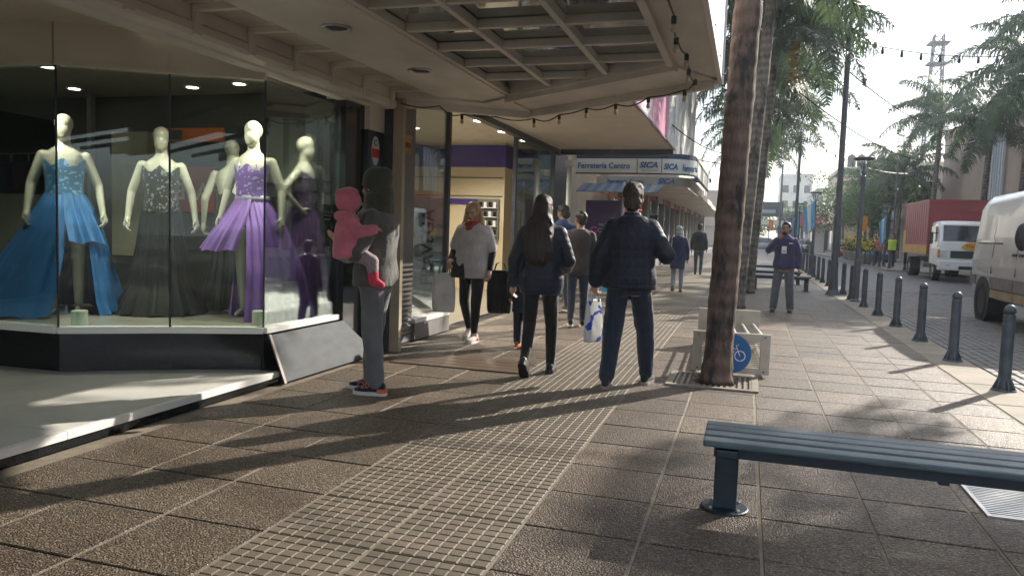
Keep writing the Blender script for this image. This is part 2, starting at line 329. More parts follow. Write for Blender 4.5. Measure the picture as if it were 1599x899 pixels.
# ================================================================ DRESS SHOP (left)
M_CREAM=mat('cream_paint',(.62,.55,.43),rough=.55,var=.10,scale=2,bump=.08,bscale=30,detail=8)
M_SOFF=mat('soffit_paint',(.70,.66,.59),rough=.5,var=.24,scale=2.2,detail=12,stretch=(1,.5,1),bump=.06,bscale=20)
M_WHITE=mat('white_paint',(.78,.77,.74),rough=.45,var=.06,scale=3,detail=8)
M_GRAN=mat('black_granite',(.010,.012,.014),rough=.10,var=.5,scale=120,spec=.3)
M_GRAN2=mat('worn_slate',(.034,.042,.050),rough=.62,spec=.25,var=.45,scale=5,stretch=(1,1,3),bump=.15,bscale=70,detail=10)
M_MARB=mat('white_marble',(.72,.70,.65),rough=.22,var=.12,scale=2.5,detail=10)
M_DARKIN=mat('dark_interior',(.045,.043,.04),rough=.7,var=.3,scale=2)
M_BLACKG=mat('black_glass',(.012,.014,.016),rough=.07,var=.2,scale=2,spec=.7)
M_PANE=glass('shop_glass',(.88,.95,.90),base=.0,edge=.75)
M_PANE2=glass('shop_glass_clear',(.93,.96,.95),base=.02,edge=.75)
M_LAMP=mat('lamp_lit',(.9,.85,.7),emit=(1,.9,.72,9))
M_LAMPW=mat('lamp_lit_white',(.9,.9,.9),emit=(1,.97,.9,7))
M_STEEL=mat('brushed_steel',(.5,.5,.5),rough=.35,metal=.9,var=.15,scale=20)
M_DMETAL=mat('dark_metal',(.05,.055,.065),rough=.45,var=.2,scale=10)
WP=[(-3.82,6.62),(-3.82,5.43),(-4.47,5.09),(-5.15,4.65),(-7.4,4.55)]
shop=thing('dress_shop','dress shop with angled glass display window on black granite plinth','shop',(0,0,0))
def along(a,b,out,z0,z1,back=0.0):
    """wall strip between plan points a,b; 'out' metres towards the street side"""
    a=Vector((*a,0)); b=Vector((*b,0)); d=(b-a).normalized(); nrm=Vector((d.y,-d.x,0))
    if nrm.dot(Vector((1,-1,0)))<0: nrm=-nrm
    q=[a+nrm*out,b+nrm*out,b-nrm*back,a-nrm*back]
    return [(p.x,p.y) for p in q]
for i in range(4):
    a,b=WP[i],WP[i+1]
    MB().prism(along(a,b,-.012,0,0,.05),.10,.404).build('plinth_panel',M_GRAN,shop)
    MB().prism(along(a,b,.035,0,0,.09),.405,.455).build('window_sill',M_WHITE,shop,bevel=.006)
    MB().prism(along(a,b,.004,0,0,.004),.4552,2.478).build('window_pane',M_PANE,shop)
    if i: MB().prism(along(a,b,.03,0,0,.05),2.48,2.80).build('fascia_board',M_CREAM,shop)
    if i: MB().prism(along(a,b,.042,0,0,-.031),2.48,2.505).build('fascia_lip',M_CREAM,shop)
for p in WP[1:4]: MB().box((p[0]-.006,p[1]-.006,.456),(p[0]+.006,p[1]+.006,2.48)).build('glass_joint',M_DMETAL,shop)
poly=[(-3.84,6.6),(-3.84,5.46),(-4.47,5.13),(-5.15,4.69),(-7.4,4.6),(-10,4.6),(-10,7.2),(-3.84,7.2)]
MB().prism(poly,.36,.43).build('display_floor',mat('display_floor',(.30,.28,.24),rough=.3,var=.15,scale=3),shop)
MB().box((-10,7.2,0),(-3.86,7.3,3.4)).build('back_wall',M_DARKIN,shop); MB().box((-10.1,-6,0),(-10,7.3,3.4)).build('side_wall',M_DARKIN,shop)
MB().prism(poly,2.72,2.76).build('display_ceiling',mat('dim_ceiling',(.32,.30,.26),rough=.7),shop)
MB().box((-10,-6,2.80),(-3.56,4.9,2.84)).build('entrance_ceiling',M_CREAM,shop)
MB().box((-8.2,6.3,.43),(-7.4,7.19,1.55)).build('counter',mat('counter',(.38,.36,.28),rough=.5),shop)
MB().box((-7.0,7.05,.9),(-6.5,7.19,2.3)).build('wall_panel',mat('pale_panel',(.40,.36,.26),rough=.4),shop)
rp=thing('red_reflection','red sign reflection with white letters on the dark wall inside the dress shop','glass_reflection',(-6.42,7.17,1.42)); MB().box((0,0,0),(.72,.02,.50)).build('sheet',mat('reflection_red',(.55,.05,.04),rough=.5),rp); text('lettering','A  E',M_WHITE,rp,(.66,-.004,.14),.26,(R(90),0,0),extr=.001,sx=-1,bold=.006)  # reflection of an opposite sign painted as a panel with mirrored letters
ob=thing('orange_reflection','orange sign reflection painted as a strip above the red reflection','sign',(-6.42,7.16,2.20)); MB().box((0,0,0),(.85,.03,.15)).build('strip',mat('reflection_orange',(.75,.16,.03),rough=.5),ob); MB().box((.02,-.004,.02),(.30,-.001,.13)).build('dark_mark',M_DMETAL,ob)  # orange window reflection built as a coloured strip inside the shop
for k in range(7):
    g2=thing('hanging_garment','%s dark garment from the left on the wall rail behind the mannequins'%(['first','second','third','fourth','fifth','sixth','seventh'][k]),'garment',(-9.2+k*.27,6.95,0),0,'garments on the wall rail'); mbg=MB(); mbg.loft([[(.05*f*math.cos(a)*(1+.2*math.sin(5*a)),.20*f*math.sin(a),z) for a in [2*math.pi*i/20 for i in range(20)]] for z,f in [(.75,1.3),(1.2,1.1),(1.6,.9),(1.85,1.05),(1.95,.4)]]); mbg.build('cloth',mat('garment%d'%k,[(.10,.02,.03),(.02,.02,.03),(.18,.16,.15),(.03,.06,.12),(.12,.03,.10),(.02,.02,.02),(.2,.12,.03)][k],rough=.7),g2,smooth=True); MB().tube([(0,0,1.95),(0,0,2.03),(0,.02,2.06)],.006,6).build('hanger_hook',M_STEEL,g2)
rl=thing('garment_rail','steel garment rail along the dark wall of the dress shop','rail'); MB().tube([(-9.5,6.97,2.05),(-7.2,6.97,2.05)],.014,8).build('tube',M_STEEL,rl); MB().tube([(-9.45,6.97,.43),(-9.45,6.97,2.05)],.012,8).build('upright',M_STEEL,rl); MB().tube([(-7.25,6.97,.43),(-7.25,6.97,2.05)],.012,8).build('upright',M_STEEL,rl)
MB().box((-7.25,6.95,.43),(-7.19,7.01,2.7)).build('rail_post',M_STEEL,shop)
MB().box((-4.75,7.05,.43),(-4.05,7.19,2.4)).build('wall_panel',mat('green_panel',(.16,.20,.16),rough=.5),shop)
for (x,y) in [(-7.05,6.6),(-5.6,6.7),(-4.95,6.6),(-4.15,6.4),(-6.3,5.6),(-5.0,5.6)]:
    d=MB().lathe((x,y,2.70),[(.085,.021),(.085,0),(.06,-.001)],18).build('downlight',M_WHITE,shop); MB().lathe((x,y,2.70),[(.057,.004),(.057,-.004)],18).build('lamp',M_LAMP,d)
for (x,y,e) in [(-6.0,5.0,60),(-4.6,5.45,44),(-4.05,6.2,80)]:
    la=bpy.data.lights.new('display_lamp','SPOT'); la.energy=e; la.color=(1,.93,.8); la.spot_size=R(130); la.spot_blend=.6; la.shadow_soft_size=.08
    lo=bpy.data.objects.new('display_lamp',la); COL.objects.link(lo); lo.location=(x,y,2.66); lo.parent=shop
# dark pillar, cap, stickers
MB().box((-4.2,6.63,0),(-3.76,7.0,2.54)).build('pillar',M_BLACKG,shop); MB().box((-4.2,7.002,0),(-3.72,7.32,2.30)).build('pillar_face',mat('slate_blue',(.045,.055,.07),rough=.3,var=.15),shop)
MB().box((-4.2,7.002,2.302),(-3.70,7.33,2.74)).build('pillar_cap',M_SOFF,shop)
stk=MB().loft([[(-3.715,7.16+.085*math.cos(t*.349),2.10+.15*math.sin(t*.349)) for t in range(18)],[(-3.712,7.16+.085*math.cos(t*.349),2.10+.15*math.sin(t*.349)) for t in range(18)]]).build('round_sticker',mat('sticker_white',(.75,.75,.73)),shop)
MB().box((-3.719,7.05,1.93),(-3.716,7.28,2.03)).build('sticker_base',mat('sticker_blue',(.05,.16,.30)),shop)
MB().box((-3.712,7.08,2.03),(-3.709,7.24,2.12)).build('red_band',mat('sticker_red',(.62,.06,.07)),stk)
text('sticker_logo','C',mat('ink_blue',(.05,.08,.25)),stk,(-3.709,7.12,2.15),.09,(R(90),0,R(90)))
for k,(y0,z0,z1,mm) in enumerate([(6.36,1.52,1.63,M_WHITE),(6.36,1.12,1.50,M_BLACKG)]): MB().box((-3.835,y0,z0),(-3.828,y0+.2,z1)).build('window_sticker',mm,shop)
for k in range(3): MB().box((-3.827,6.38,1.44-k*.035),(-3.825,6.54-.03*k,1.455-k*.035)).build('sticker_print',M_WHITE,shop)
# leaning slab in front of the plinth
sl=thing('slate_ramp','scuffed grey slate panel leaning against the display window plinth','panel')
MB().loft([[(-3.60,5.40,.012),(-3.60,7.02,.012),(-3.78,6.62,.385),(-3.78,5.44,.385)],[(-3.577,5.39,.02),(-3.577,7.03,.02),(-3.757,6.63,.398),(-3.757,5.43,.398)]]).build('slab',M_GRAN2,sl,bevel=.004)
MB().bar((-3.575,5.388,.012),(-3.755,5.425,.40),.012,.03,(0,1,0)).build('edge_trim',mat('brown_trim',(.20,.13,.10),rough=.5),sl)
# entrance step of white marble
st=thing('entrance_step','low white marble entrance step with bright nosing and black riser','step')
for k,(ya,yb) in enumerate([(-6,-1.5),(-1.498,1.3),(1.302,3.35),(3.352,5.42)]):
    pl4=[(-9.9,ya),(-3.70,ya),(-3.70,yb),(-9.9,yb)]
    MB().box((-9.9,ya,.02),(-3.702,yb,.099)).build('marble_slab',M_MARB,st)
    MB().box((-3.70,ya,.055),(-3.655,yb,.103)).build('nosing',M_WHITE,st,bevel=.004)
    MB().box((-3.69,ya,.0),(-3.668,yb,.053)).build('riser',M_GRAN,st)
# ================================================================ STREET CANOPY over the dress shop
cn=thing('glazed_canopy','beige coffered street canopy with glass panes over the dress shop','canopy')
MB().loft([[(x,yy,z) for x,z in [(-3.86,2.53),(-3.72,2.53),(-3.70,2.545),(-3.58,2.545),(-3.55,2.57),(-3.55,2.62),(-3.57,2.64),(-3.57,2.95),(-3.86,2.95)]] for yy in (-6,7.30)]).build('wall_beam',M_SOFF,cn)
MB().box((-3.569,-6,2.745),(-3.17,7.4,2.76)).build('coffer_panel',M_SOFF,cn)
for k in range(-6,6):
    y=4.87+k*.58
    if y>7.25: continue
    r_=MB().box((-3.565,y-.025,2.70),(-3.172,y+.025,2.744)).build('rib',M_SOFF,cn); MB().box((-3.565,y-.028,2.545),(-3.53,y+.028,2.699)).build('rib_drop',M_SOFF,r_)
    MB().box((-3.56,y+.09,2.733),(-3.18,y+.49,2.744)).build('coffer_pane',mat('coffer_tray',(.50,.45,.37),rough=.35),cn)
mbm=MB().prism([(-3.17,-6),(-2.42,-6),(-2.42,7.46),(-2.75,7.72),(-3.17,7.40)],2.68,2.90).build('light_beam',M_SOFF,cn,bevel=.008)
for x,y in [(-2.78,4.75),(-2.78,6.15),(-2.78,3.3),(-2.78,1.9)]:
    d=MB().lathe((x,y,2.68),[(.105,.01),(.108,-.008),(.09,-.012),(.078,-.004)],22).build('recessed_light',M_STEEL,cn)
    MB().lathe((x,y,2.678),[(.076,.0),(.076,-.003)],22).build('lens',mat('lens_dull',(.25,.24,.22),rough=.25),d)
    for k in range(5): MB().box((x-.06,y-.05+k*.025-.003,2.672),(x+.06,y-.05+k*.025+.003,2.6745)).build('louvre',M_DMETAL,d)
bx=lambda y: -.67-max(0,y-6.2)*1.4
MB().bar((-2.40,-6,2.725),(-2.40,7.43,2.725),.04,.06).build('edge_bar',M_SOFF,cn)
YB=[.44+k*.575 for k in range(12)]
for y in YB: 
    if y<7.3: MB().bar((-2.379,y,2.733),(bx(y),y,2.733),.045,.062).build('cross_bar',M_SOFF,cn,bevel=.006)
for x in (-1.87,-1.25): MB().bar((x,-6,2.727),(x,6.2+(-.67-x)/1.4,2.727),.045,.07).build('long_bar',M_SOFF,cn,bevel=.006)
M_PANEC=mat('dusty_pane',(.42,.43,.41),rough=.05,metal=.75,var=.35,scale=2.5,spec=.9,detail=10)
xs=[-2.38,-1.87,-1.25,-.67]
for k in range(len(YB)-1):
    for j in range(3):
        y0,y1=YB[k],YB[k+1]; x0,x1=xs[j],xs[j+1]; ylim=lambda x:6.2+(-.67-x)/1.4
        t=random.uniform(-.004,.004)
        if y0>=ylim(x0): continue
        q=[(x0,y0),(x1,y0)] if y0<ylim(x1) else [(x0,y0),(-.67-(y0-6.2)*1.4,y0)]
        if y0<ylim(x1): q.append((x1,min(y1,ylim(x1))))
        if y1>ylim(x1) and y1<ylim(x0): q.append((-.67-(y1-6.2)*1.4,y1))
        q.append((x0,min(y1,ylim(x0))))
        MB().prism(q,2.764+t,2.770+t).build('glass_pane',M_PANEC,cn)
MB().prism([(-.69,-6),(-.32,-6),(-.32,6.97),(-.69,6.215)],2.70,2.9).build('edge_soffit',M_SOFF,cn)
MB().prism([(-.69,6.22),(-.322,6.975),(-2.4,8.45),(-2.42,7.47)],2.68,2.9).build('end_soffit',M_SOFF,cn); MB().prism([(-2.424,7.48),(-2.404,8.45),(-3.62,7.52),(-3.56,7.33),(-3.16,7.43),(-2.75,7.75)],2.66,2.9).build('end_soffit',M_SOFF,cn)
MB().bar((-.62,6.25,2.665),(-2.44,7.55,2.665),.05,.07).build('end_lip',M_SOFF,cn); MB().bar((-.33,6.9,2.645),(-2.4,8.38,2.645),.06,.07).build('end_lip',M_SOFF,cn); MB().bar((-2.43,8.37,2.625),(-3.6,7.46,2.625),.06,.07).build('end_lip',M_SOFF,cn)
MB().bar((-.66,-6,2.683),(-.66,6.22,2.683),.05,.05).build('end_lip',M_SOFF,cn)
M_FASC=mat('fascia_white',(.80,.79,.77),rough=.4,var=.05,scale=2)
MB().box((-.319,-6,2.66),(-.285,6.98,4.1)).build('fascia_panel',M_FASC,cn); MB().bar((-.285,7.0,3.38),(-2.4,8.49,3.38),.03,1.44).build('fascia_panel',M_FASC,cn); MB().bar((-2.42,8.49,3.38),(-3.66,7.53,3.38),.03,1.44).build('fascia_panel',M_FASC,cn)
for y in (6.9,6.2,5.3,4.4): MB().lathe((-.283,y,2.72),[(.008,0),(.008,.01)],6).build('bolt',M_DMETAL,cn)
MB().prism([(-.33,-6),(-.33,6.95),(-2.4,8.42),(-3.7,7.5),(-3.7,-6)],3.3,3.36).build('roof',M_DMETAL,cn)  # unseen opaque roof added over the panes to block sunlight
# festoon string
fs_=thing('festoon_string','string of clear festoon bulbs on black cable under canopy edge','string lights')
M_BLK=mat('black_rubber',(.015,.015,.016),rough=.5,var=.2,scale=20); M_BULB=mat('bulb_glass',(.55,.45,.32),rough=.1,spec=.7,var=.15,scale=40)
pts=[(-3.5,7.28,2.60),(-3.2,7.6,2.62),(-3.0,7.75,2.55),(-2.7,8.0,2.56),(-2.35,8.3,2.58),(-2.0,8.05,2.58),(-1.65,7.78,2.60),(-1.3,7.5,2.59),(-.95,7.22,2.60),(-.6,6.95,2.61),(-.5,6.75,2.66),(-.52,6.3,2.655),(-.5,5.8,2.66),(-.53,5.3,2.655),(-.5,4.8,2.66),(-.5,4.2,2.66)]
fine=[]
for i in range(len(pts)-1):
    for k in range(5):
        t=k/5; p=Vector(pts[i]).lerp(Vector(pts[i+1]),t); p.z-=.05*math.sin(math.pi*t)*(.6+.4*math.sin(i*2.1)); fine.append(p)
MB().tube(fine,.007,6).build('cable',M_BLK,fs_)
for i in (2,4,5,6,7,8,9,10,11,12,13,14):
    p=pts[i]; s_=MB().lathe(p,[(.010,.0),(.017,-.006),(.017,-.045),(.014,-.05)],12).build('socket',M_BLK,fs_)
    MB().lathe((p[0],p[1],p[2]-.05),[(.010,0),(.014,-.010),(.019,-.03),(.016,-.045),(.006,-.052)],12).build('bulb',M_BULB,s_,smooth=True)
# ================================================================ APPLIANCE SHOP
ap=thing('appliance_shop','appliance shop with purple interior band and tall glass front','shop')
M_GWALL=mat('grey_wall',(.20,.19,.185),rough=.6,var=.15,scale=3,bump=.15,bscale=40); M_APC=mat('warm_cream',(.62,.52,.33),rough=.6,var=.05,scale=1); M_PUR=mat('purple_band',(.055,.03,.20),rough=.5,var=.1)
MB().box((-3.60,7.33,0),(-3.49,7.40,2.66)).build('shutter_guide',mat('guide_beige',(.42,.35,.25),rough=.5,var=.2,scale=4),ap); MB().box((-3.72,7.322,0),(-3.605,7.39,2.66)).build('shutter_guide',M_DMETAL,ap)
MB().box((-10,7.32,0),(-3.74,8.2,3.6)).build('side_wall',M_GWALL,ap)
for k in range(15): MB().bar((-3.735,7.45,.12+k*.056),(-3.735,8.16,.12+k*.056),.03,.035,(.5,0,1)).build('louvre_slat',M_STEEL,ap)
MB().box((-3.739,7.44,.08),(-3.73,8.18,.10)).build('louvre_frame',M_DMETAL,ap)
pn=MB().box((-3.739,7.86,2.16),(-3.72,8.06,2.36)).build('number_plate',mat('brass_plate',(.45,.26,.07),rough=.4,var=.3,scale=20),ap); text('house_number','1874',mat('ink_dark',(.03,.02,.015)),pn,(-3.718,7.87,2.22),.085,(R(90),0,R(90)),sx=.9)
ic=MB().box((-3.739,7.55,1.45),(-3.722,7.85,1.95)).build('intercom_panel',mat('grey_panel',(.24,.23,.22),rough=.4),ap); MB().box((-3.721,7.66,1.68),(-3.718,7.74,1.86)).build('intercom_slot',M_DMETAL,ic)
def pane(y0,y1,z0=.26,z1=2.92,x=-3.75,nm='window_pane'): return MB().box((x-.005,y0,z0),(x+.005,y1,z1)).build(nm,M_PANE2,ap)
pane(8.21,9.2); MB().box((-3.86,8.2,0),(-3.70,9.3,.20)).build('window_base',M_GWALL,ap); MB().box((-3.88,8.2,.202),(-3.69,9.28,.256)).build('window_sill',M_WHITE,ap)
MB().box((-3.78,9.2,.2),(-3.72,9.27,2.92)).build('frame_post',M_DMETAL,ap); MB().box((-3.78,12.15,0),(-3.72,12.23,2.92)).build('frame_post',M_DMETAL,ap)
pane(12.235,14.68,.08); MB().box((-4.1,14.7,0),(-3.70,15.8,2.92)).build('pillar',mat('slate_dark',(.05,.055,.065),rough=.35),ap)
MB().box((-3.70,7.6,2.84),(-3.58,14.8,2.925)).build('lintel',M_DMETAL,ap)
MB().box((-12,8.2,3.22),(-3.76,22,3.26)).build('ceiling',mat('ceiling_warm',(.74,.68,.55),rough=.6),ap); MB().box((-12,8.2,-.02),(-3.9,22,.004)).build('floor',mat('shop_tile',(.35,.32,.27),rough=.25),ap)
MB().box((-12,16.0,0),(-5.15,20,3.22)).build('partition',M_APC,ap); MB().box((-12,15.985,2.70),(-5.14,20.0,3.18)).build('purple_band',M_PUR,ap)
MB().box((-12,15.975,2.46),(-5.19,15.998,2.475)).build('shadow_gap',M_DMETAL,ap); MB().box((-12,15.975,2.06),(-5.19,15.998,2.072)).build('shadow_gap',M_DMETAL,ap)
MB().box((-7.2,15.97,1.88),(-5.75,15.99,2.0)).build('purple_rail',M_PUR,ap)
MB().box((-4.95,21.5,0),(-3.76,22,3.22)).build('back_wall',M_APC,ap); MB().box((-12.1,8.2,0),(-12,22,3.22)).build('end_wall',M_APC,ap)
sh=MB().box((-5.72,15.9,1.12),(-5.24,15.998,2.0)).build('display_niche',mat('niche',(.16,.15,.13),rough=.5),ap)
for k in range(4):
    MB().box((-5.70,15.82,1.20+k*.2),(-5.26,15.897,1.215+k*.2)).build('shelf',M_WHITE,sh)
    for j in range(4): MB().box((-5.67+j*.11,15.83,1.216+k*.2),(-5.61+j*.11,15.87,1.33+k*.2)).build('phone_box',M_BLACKG if (j+k)%2 else M_WHITE,sh)
for x,y in [(-4.5,9.7),(-4.57,11.3),(-4.57,12.67),(-4.59,14.1),(-4.56,15.5),(-6.2,13.5),(-8,12)]:
    d=MB().lathe((x,y,3.22),[(.13,.001),(.13,-.006),(.11,-.007)],18).build('downlight',M_WHITE,ap); MB().lathe((x,y,3.21),[(.105,.0),(.105,-.006)],18).build('lamp',M_LAMPW,d)
for (x,y) in [(-5.2,11.5),(-5.2,14),(-7.5,12),(-4.5,9.6)]:
    la=bpy.data.lights.new('ceiling_lamp','SPOT'); la.energy=150; la.color=(1,.92,.78); la.spot_size=R(150); la.spot_blend=.5; la.shadow_soft_size=.12
    lo=bpy.data.objects.new('ceiling_lamp',la); COL.objects.link(lo); lo.location=(x,y,3.15); lo.parent=ap
bn=thing('window_banner','tall translucent window banner with vertical dark lettering','banner',(-4.42,8.92,.27),R(-52)); MB().box((-.008,.30,0),(0,.80,1.45)).build('sheet',mat('banner_teal',(.62,.70,.68),rough=.3,var=.25,scale=3),bn)
MB().box((.001,.33,.02),(.003,.78,.42)).build('print_block',mat('print_mint',(.36,.55,.50),var=.4,scale=14),bn); text('lettering','FRÁVEGA',mat('ink_navy',(.03,.04,.06)),bn,(.003,.60,.30),.235,(R(90),R(-90),R(90)),extr=.001,bold=.004)
for k in range(4): MB().box((.001,.64,1.18-k*.22),(.0025,.79,1.33-k*.22)).build('leaflet',mat('leaflet_blue',(.25,.45,.62),var=.4,scale=30) if k%2 else M_WHITE,bn)
# its flat canopy with pink fascia panels
c2=thing('flat_canopy','flat cream canopy with pink and white fascia panels','canopy')
for k in range(7): MB().box((-3.57,7.7+k*.98,2.93),(-1.44,7.7+k*.98+.972,2.97)).build('soffit_board',mat('soffit_cream',(.72,.65,.54),rough=.5,var=.08,scale=2,detail=8),c2)
M_PINK=[mat('fascia_pink',(.60,.22,.38),rough=.4,var=.1,scale=1),mat('fascia_pale',(.72,.60,.64),rough=.4,var=.1,scale=1),mat('fascia_grey',(.55,.55,.56),rough=.4,var=.12,scale=2)]
for k in range(6): MB().box((-1.435,7.7+k*1.14,2.91),(-1.40,7.7+k*1.14+1.13,4.6)).build('fascia_panel',M_PINK[[1,0,1,0,0,2][k]],c2)
MB().box((-3.57,7.7,2.972),(-1.44,14.5,3.0)).build('deck',M_DMETAL,c2); MB().bar((-1.39,7.7,2.92),(-1.39,14.55,2.92),.02,.03).build('edge_trim',M_DMETAL,c2); MB().box((-3.57,14.57,2.83),(-1.42,14.62,2.99)).build('end_panel',M_DMETAL,c2)
po=thing('drainpipe','white drainpipe with collar below the flat canopy corner','pipe',(-3.42,14.75,0)); MB().lathe((0,0,0),[(.05,0),(.05,2.62)],12).build('pipe',M_WHITE,po,smooth=True); MB().lathe((0,0,2.62),[(.09,0),(.09,.12)],12).build('collar',M_WHITE,po)
# ================================================================ HARDWARE SHOP
hw=thing('hardware_shop','hardware shop with wraparound blue lettered sign over the corner','shop')
M_SIGN=mat('sign_white',(.72,.72,.68),rough=.35,var=.05,scale=3); M_SBLUE=mat('sign_blue',(.02,.12,.32),rough=.4,var=.05)
MB().box((-9,22.1,0),(-3.9,30,3.6)).build('wall',M_CREAM,hw); MB().box((-4.0,15.82,0),(-3.9,22.09,3.6)).build('wall',M_CREAM,hw)
def curved(r,z0,z1,nm,y0,xc,m,yaw_n=8,L=5):
    # straight front facing the viewer, a quarter round, then along the street
    pts_=[(-3.35,y0)]+[(xc+r*math.sin(t*math.pi/2/yaw_n),y0+r-r*math.cos(t*math.pi/2/yaw_n)) for t in range(yaw_n+1)]+[(xc+r,y0+r+L)]
    mb=MB()
    for a,b in zip(pts_[:-1],pts_[1:]):
        d=Vector((b[0]-a[0],b[1]-a[1])).normalized(); nx=Vector((-d.y,d.x))*.06
        mb.prism([a,b,(b[0]+nx.x,b[1]+nx.y),(a[0]+nx.x,a[1]+nx.y)],z0,z1)
    return mb.build(nm,m,hw)
curved(.62,2.52,2.80,'sign_board',15.0,-1.66,M_SIGN); curved(.60,2.80,2.90,'sign_top_band',15.02,-1.66,mat('navy_band',(.03,.05,.10),rough=.5)); curved(.63,2.50,2.525,'sign_rim',14.99,-1.66,M_DMETAL)
text('sign_lettering','Ferretería Centro',M_SBLUE,hw,(-3.31,14.985,2.61),.155,(R(90),0,0),sx=.92,bold=.003)
text('sign_logo','SICA',M_SBLUE,hw,(-2.09,14.985,2.63),.150,(R(90),0,0),sx=1.12,bold=.006,shear=.25); MB().box((-2.05,14.982,2.565),(-1.72,14.986,2.575)).build('sign_underline',M_SBLUE,hw)
for x in (-2.13,-1.66): MB().box((x-.006,14.98,2.53),(x+.006,14.988,2.79)).build('sign_divider',M_DMETAL,hw)
text('sign_logo','SICA',M_SBLUE,hw,(-1.62,14.975,2.60),.15,(R(90),0,R(15)),sx=.85,bold=.006,shear=.2); text('sign_lettering','Ferretería',M_SBLUE,hw,(-1.27,15.09,2.58),.17,(R(90),0,R(52)),sx=.6,bold=.004)
# second lower sign behind, awning
curved(.62,2.42,2.62,'lower_sign_board',17.2,-1.9,mat('sign_dull',(.40,.38,.34),rough=.4)); text('lower_lettering','Ferretería Centro',M_SBLUE,hw,(-3.1,17.18,2.47),.125,(R(90),0,0),sx=.9,bold=.004); text('lower_logo','SICA',M_SBLUE,hw,(-1.98,17.18,2.47),.16,(R(90),0,0),sx=1.1,bold=.005,shear=.25)
for k in range(16): 
    x=-3.6+k*.11; MB().add([(x,17.0,2.45),(x+.11,17.0,2.45),(x+.11,16.2,2.22),(x,16.2,2.22),(x,17.0,2.44),(x+.11,17.0,2.44),(x+.11,16.2,2.21),(x,16.2,2.21)],[(0,1,2,3),(7,6,5,4),(0,4,5,1),(1,5,6,2),(2,6,7,3),(3,7,4,0)]).build('awning_stripe',mat('awning_blue',(.03,.07,.13),rough=.7) if k%2 else mat('awning_grey',(.10,.14,.18),rough=.7),hw)
pp=thing('purple_board','dark purple advertising board with pink emblem beneath the hardware sign','advert board',(-3.45,16.6,0)); MB().box((0,0,.25),(.78,.05,2.05)).build('panel',mat('deep_purple',(.055,.02,.11),rough=.4),pp)
MB().lathe((.2,-.002,1.42),[(.001,0),(.001,.0)],3); text('emblem','G',mat('hot_pink',(.75,.05,.22)),pp,(.10,-.004,1.30),.25,(R(90),0,0)); text('lettering','CENTRO',mat('lilac_ink',(.62,.5,.66)),pp,(.28,-.004,1.36),.125,(R(90),0,0)); text('small_lettering','tienda',mat('lilac_ink',(.6,.5,.6)),pp,(.30,-.004,1.50),.085,(R(90),0,0))
MB().tube([(.83,-.02,0),(.83,-.02,2.45)],.025,10).build('post',M_WHITE,pp)
# ================================================================ SHOPS FURTHER ALONG
def far_shop(y0,y1,z,label,wallc,cx_,fh,kind):
    s_=thing('shop_building',label,'shop')
    wm=mat('wall_%s'%kind,wallc,rough=.7,var=.12,scale=1.5,bump=.1,bscale=15); dk=mat('shop_dark',(.04,.042,.045),rough=.2)
    MB().box((-9,y0,z),(-3.72,y1,fh)).build('upper_wall',wm,s_)
    MB().box((-9,y0,0),(-5.2,y1,z)).build('shop_back',dk,s_)
    MB().box((-3.9,y0+.02,z-.12),(cx_,y1-.02,z+.12)).build('canopy',M_SOFF,s_)
    n=max(2,int((y1-y0)/2.6))
    for k in range(n+1):
        y=y0+.18+(y1-y0-.36)*k/n; MB().box((-4.02,y-.16,0),(-3.74,y+.16,z-.121)).build('column',wm,s_)
        if k<n:
            ya=y+.17; yb=y0+.18+(y1-y0-.36)*(k+1)/n-.17
            MB().box((-3.86,ya,.35),(-3.85,yb,z-.35)).build('window_pane',M_PANE2,s_); MB().box((-3.90,ya,0),(-3.80,yb,.349)).build('window_base',M_GWALL,s_); MB().box((-3.90,ya,z-.349),(-3.79,yb,z-.122)).build('shop_sign',mat('sgn%s%d'%(kind,k%2),[(.5,.08,.06),(.62,.60,.55)][k%2],rough=.5),s_)
    for fl in range(int((fh-z-.6)//2.9)):
        for k in range(n):
            y=y0+.6+(y1-y0-1.2)*(k+.5)/n; w_=MB().box((-3.735,y-.55,z+.9+fl*2.9),(-3.70,y+.55,z+2.2+fl*2.9)).build('window',M_WHITE,s_); MB().box((-3.705,y-.49,z+.96+fl*2.9),(-3.695,y+.49,z+2.14+fl*2.9)).build('pane',M_BLACKG,w_)
    return s_
far_shop(20.9,30,2.95,'cream shop row with flat canopy beyond the hardware shop',(.55,.48,.36),-1.9,7.5,'cream')
far_shop(30.02,44,3.1,'grey shop building with deep canopy beyond the cream shops',(.36,.36,.37),-2.0,10.5,'grey')
far_shop(44.02,70,3.2,'pale shop building at the far end of the left pavement',(.5,.47,.42),-2.2,8.0,'pale')
ub=thing('upper_storey','pale upper storey above the shop canopies','building'); MB().box((-9,-6,3.61),(-3.72,7.31,8.5)).build('wall',M_CREAM,ub); MB().box((-9,7.32,3.61),(-3.73,20.88,7.8)).build('wall',mat('wall_white',(.6,.59,.56),rough=.7),ub)
for k in range(6):
    w_=MB().box((-3.73,-4.5+k*3.9,4.9),(-3.69,-3.1+k*3.9,6.4)).build('window',M_WHITE,ub); MB().box((-3.70,-4.4+k*3.9,5.0),(-3.68,-3.2+k*3.9,6.3)).build('pane',M_BLACKG,w_)
gs=thing('blade_sign','tall grey blue projecting sign panel above the canopies behind the palm trunk','sign'); MB().box((-2.4,20.9,3.1),(-1.72,21.0,7.2)).build('panel',mat('grey_blue',(.22,.28,.34),rough=.5,var=.08),gs); MB().box((-1.715,20.88,3.1),(-1.50,21.05,7.2)).build('edge_panel',mat('pale_grey',(.55,.57,.58),rough=.5),gs); MB().box((-1.85,20.8,2.75),(-1.0,20.88,2.86)).build('arm',M_SBLUE,gs)
wp=thing('panel_fascia','ribbed white fascia panels above the hardware sign','fascia')
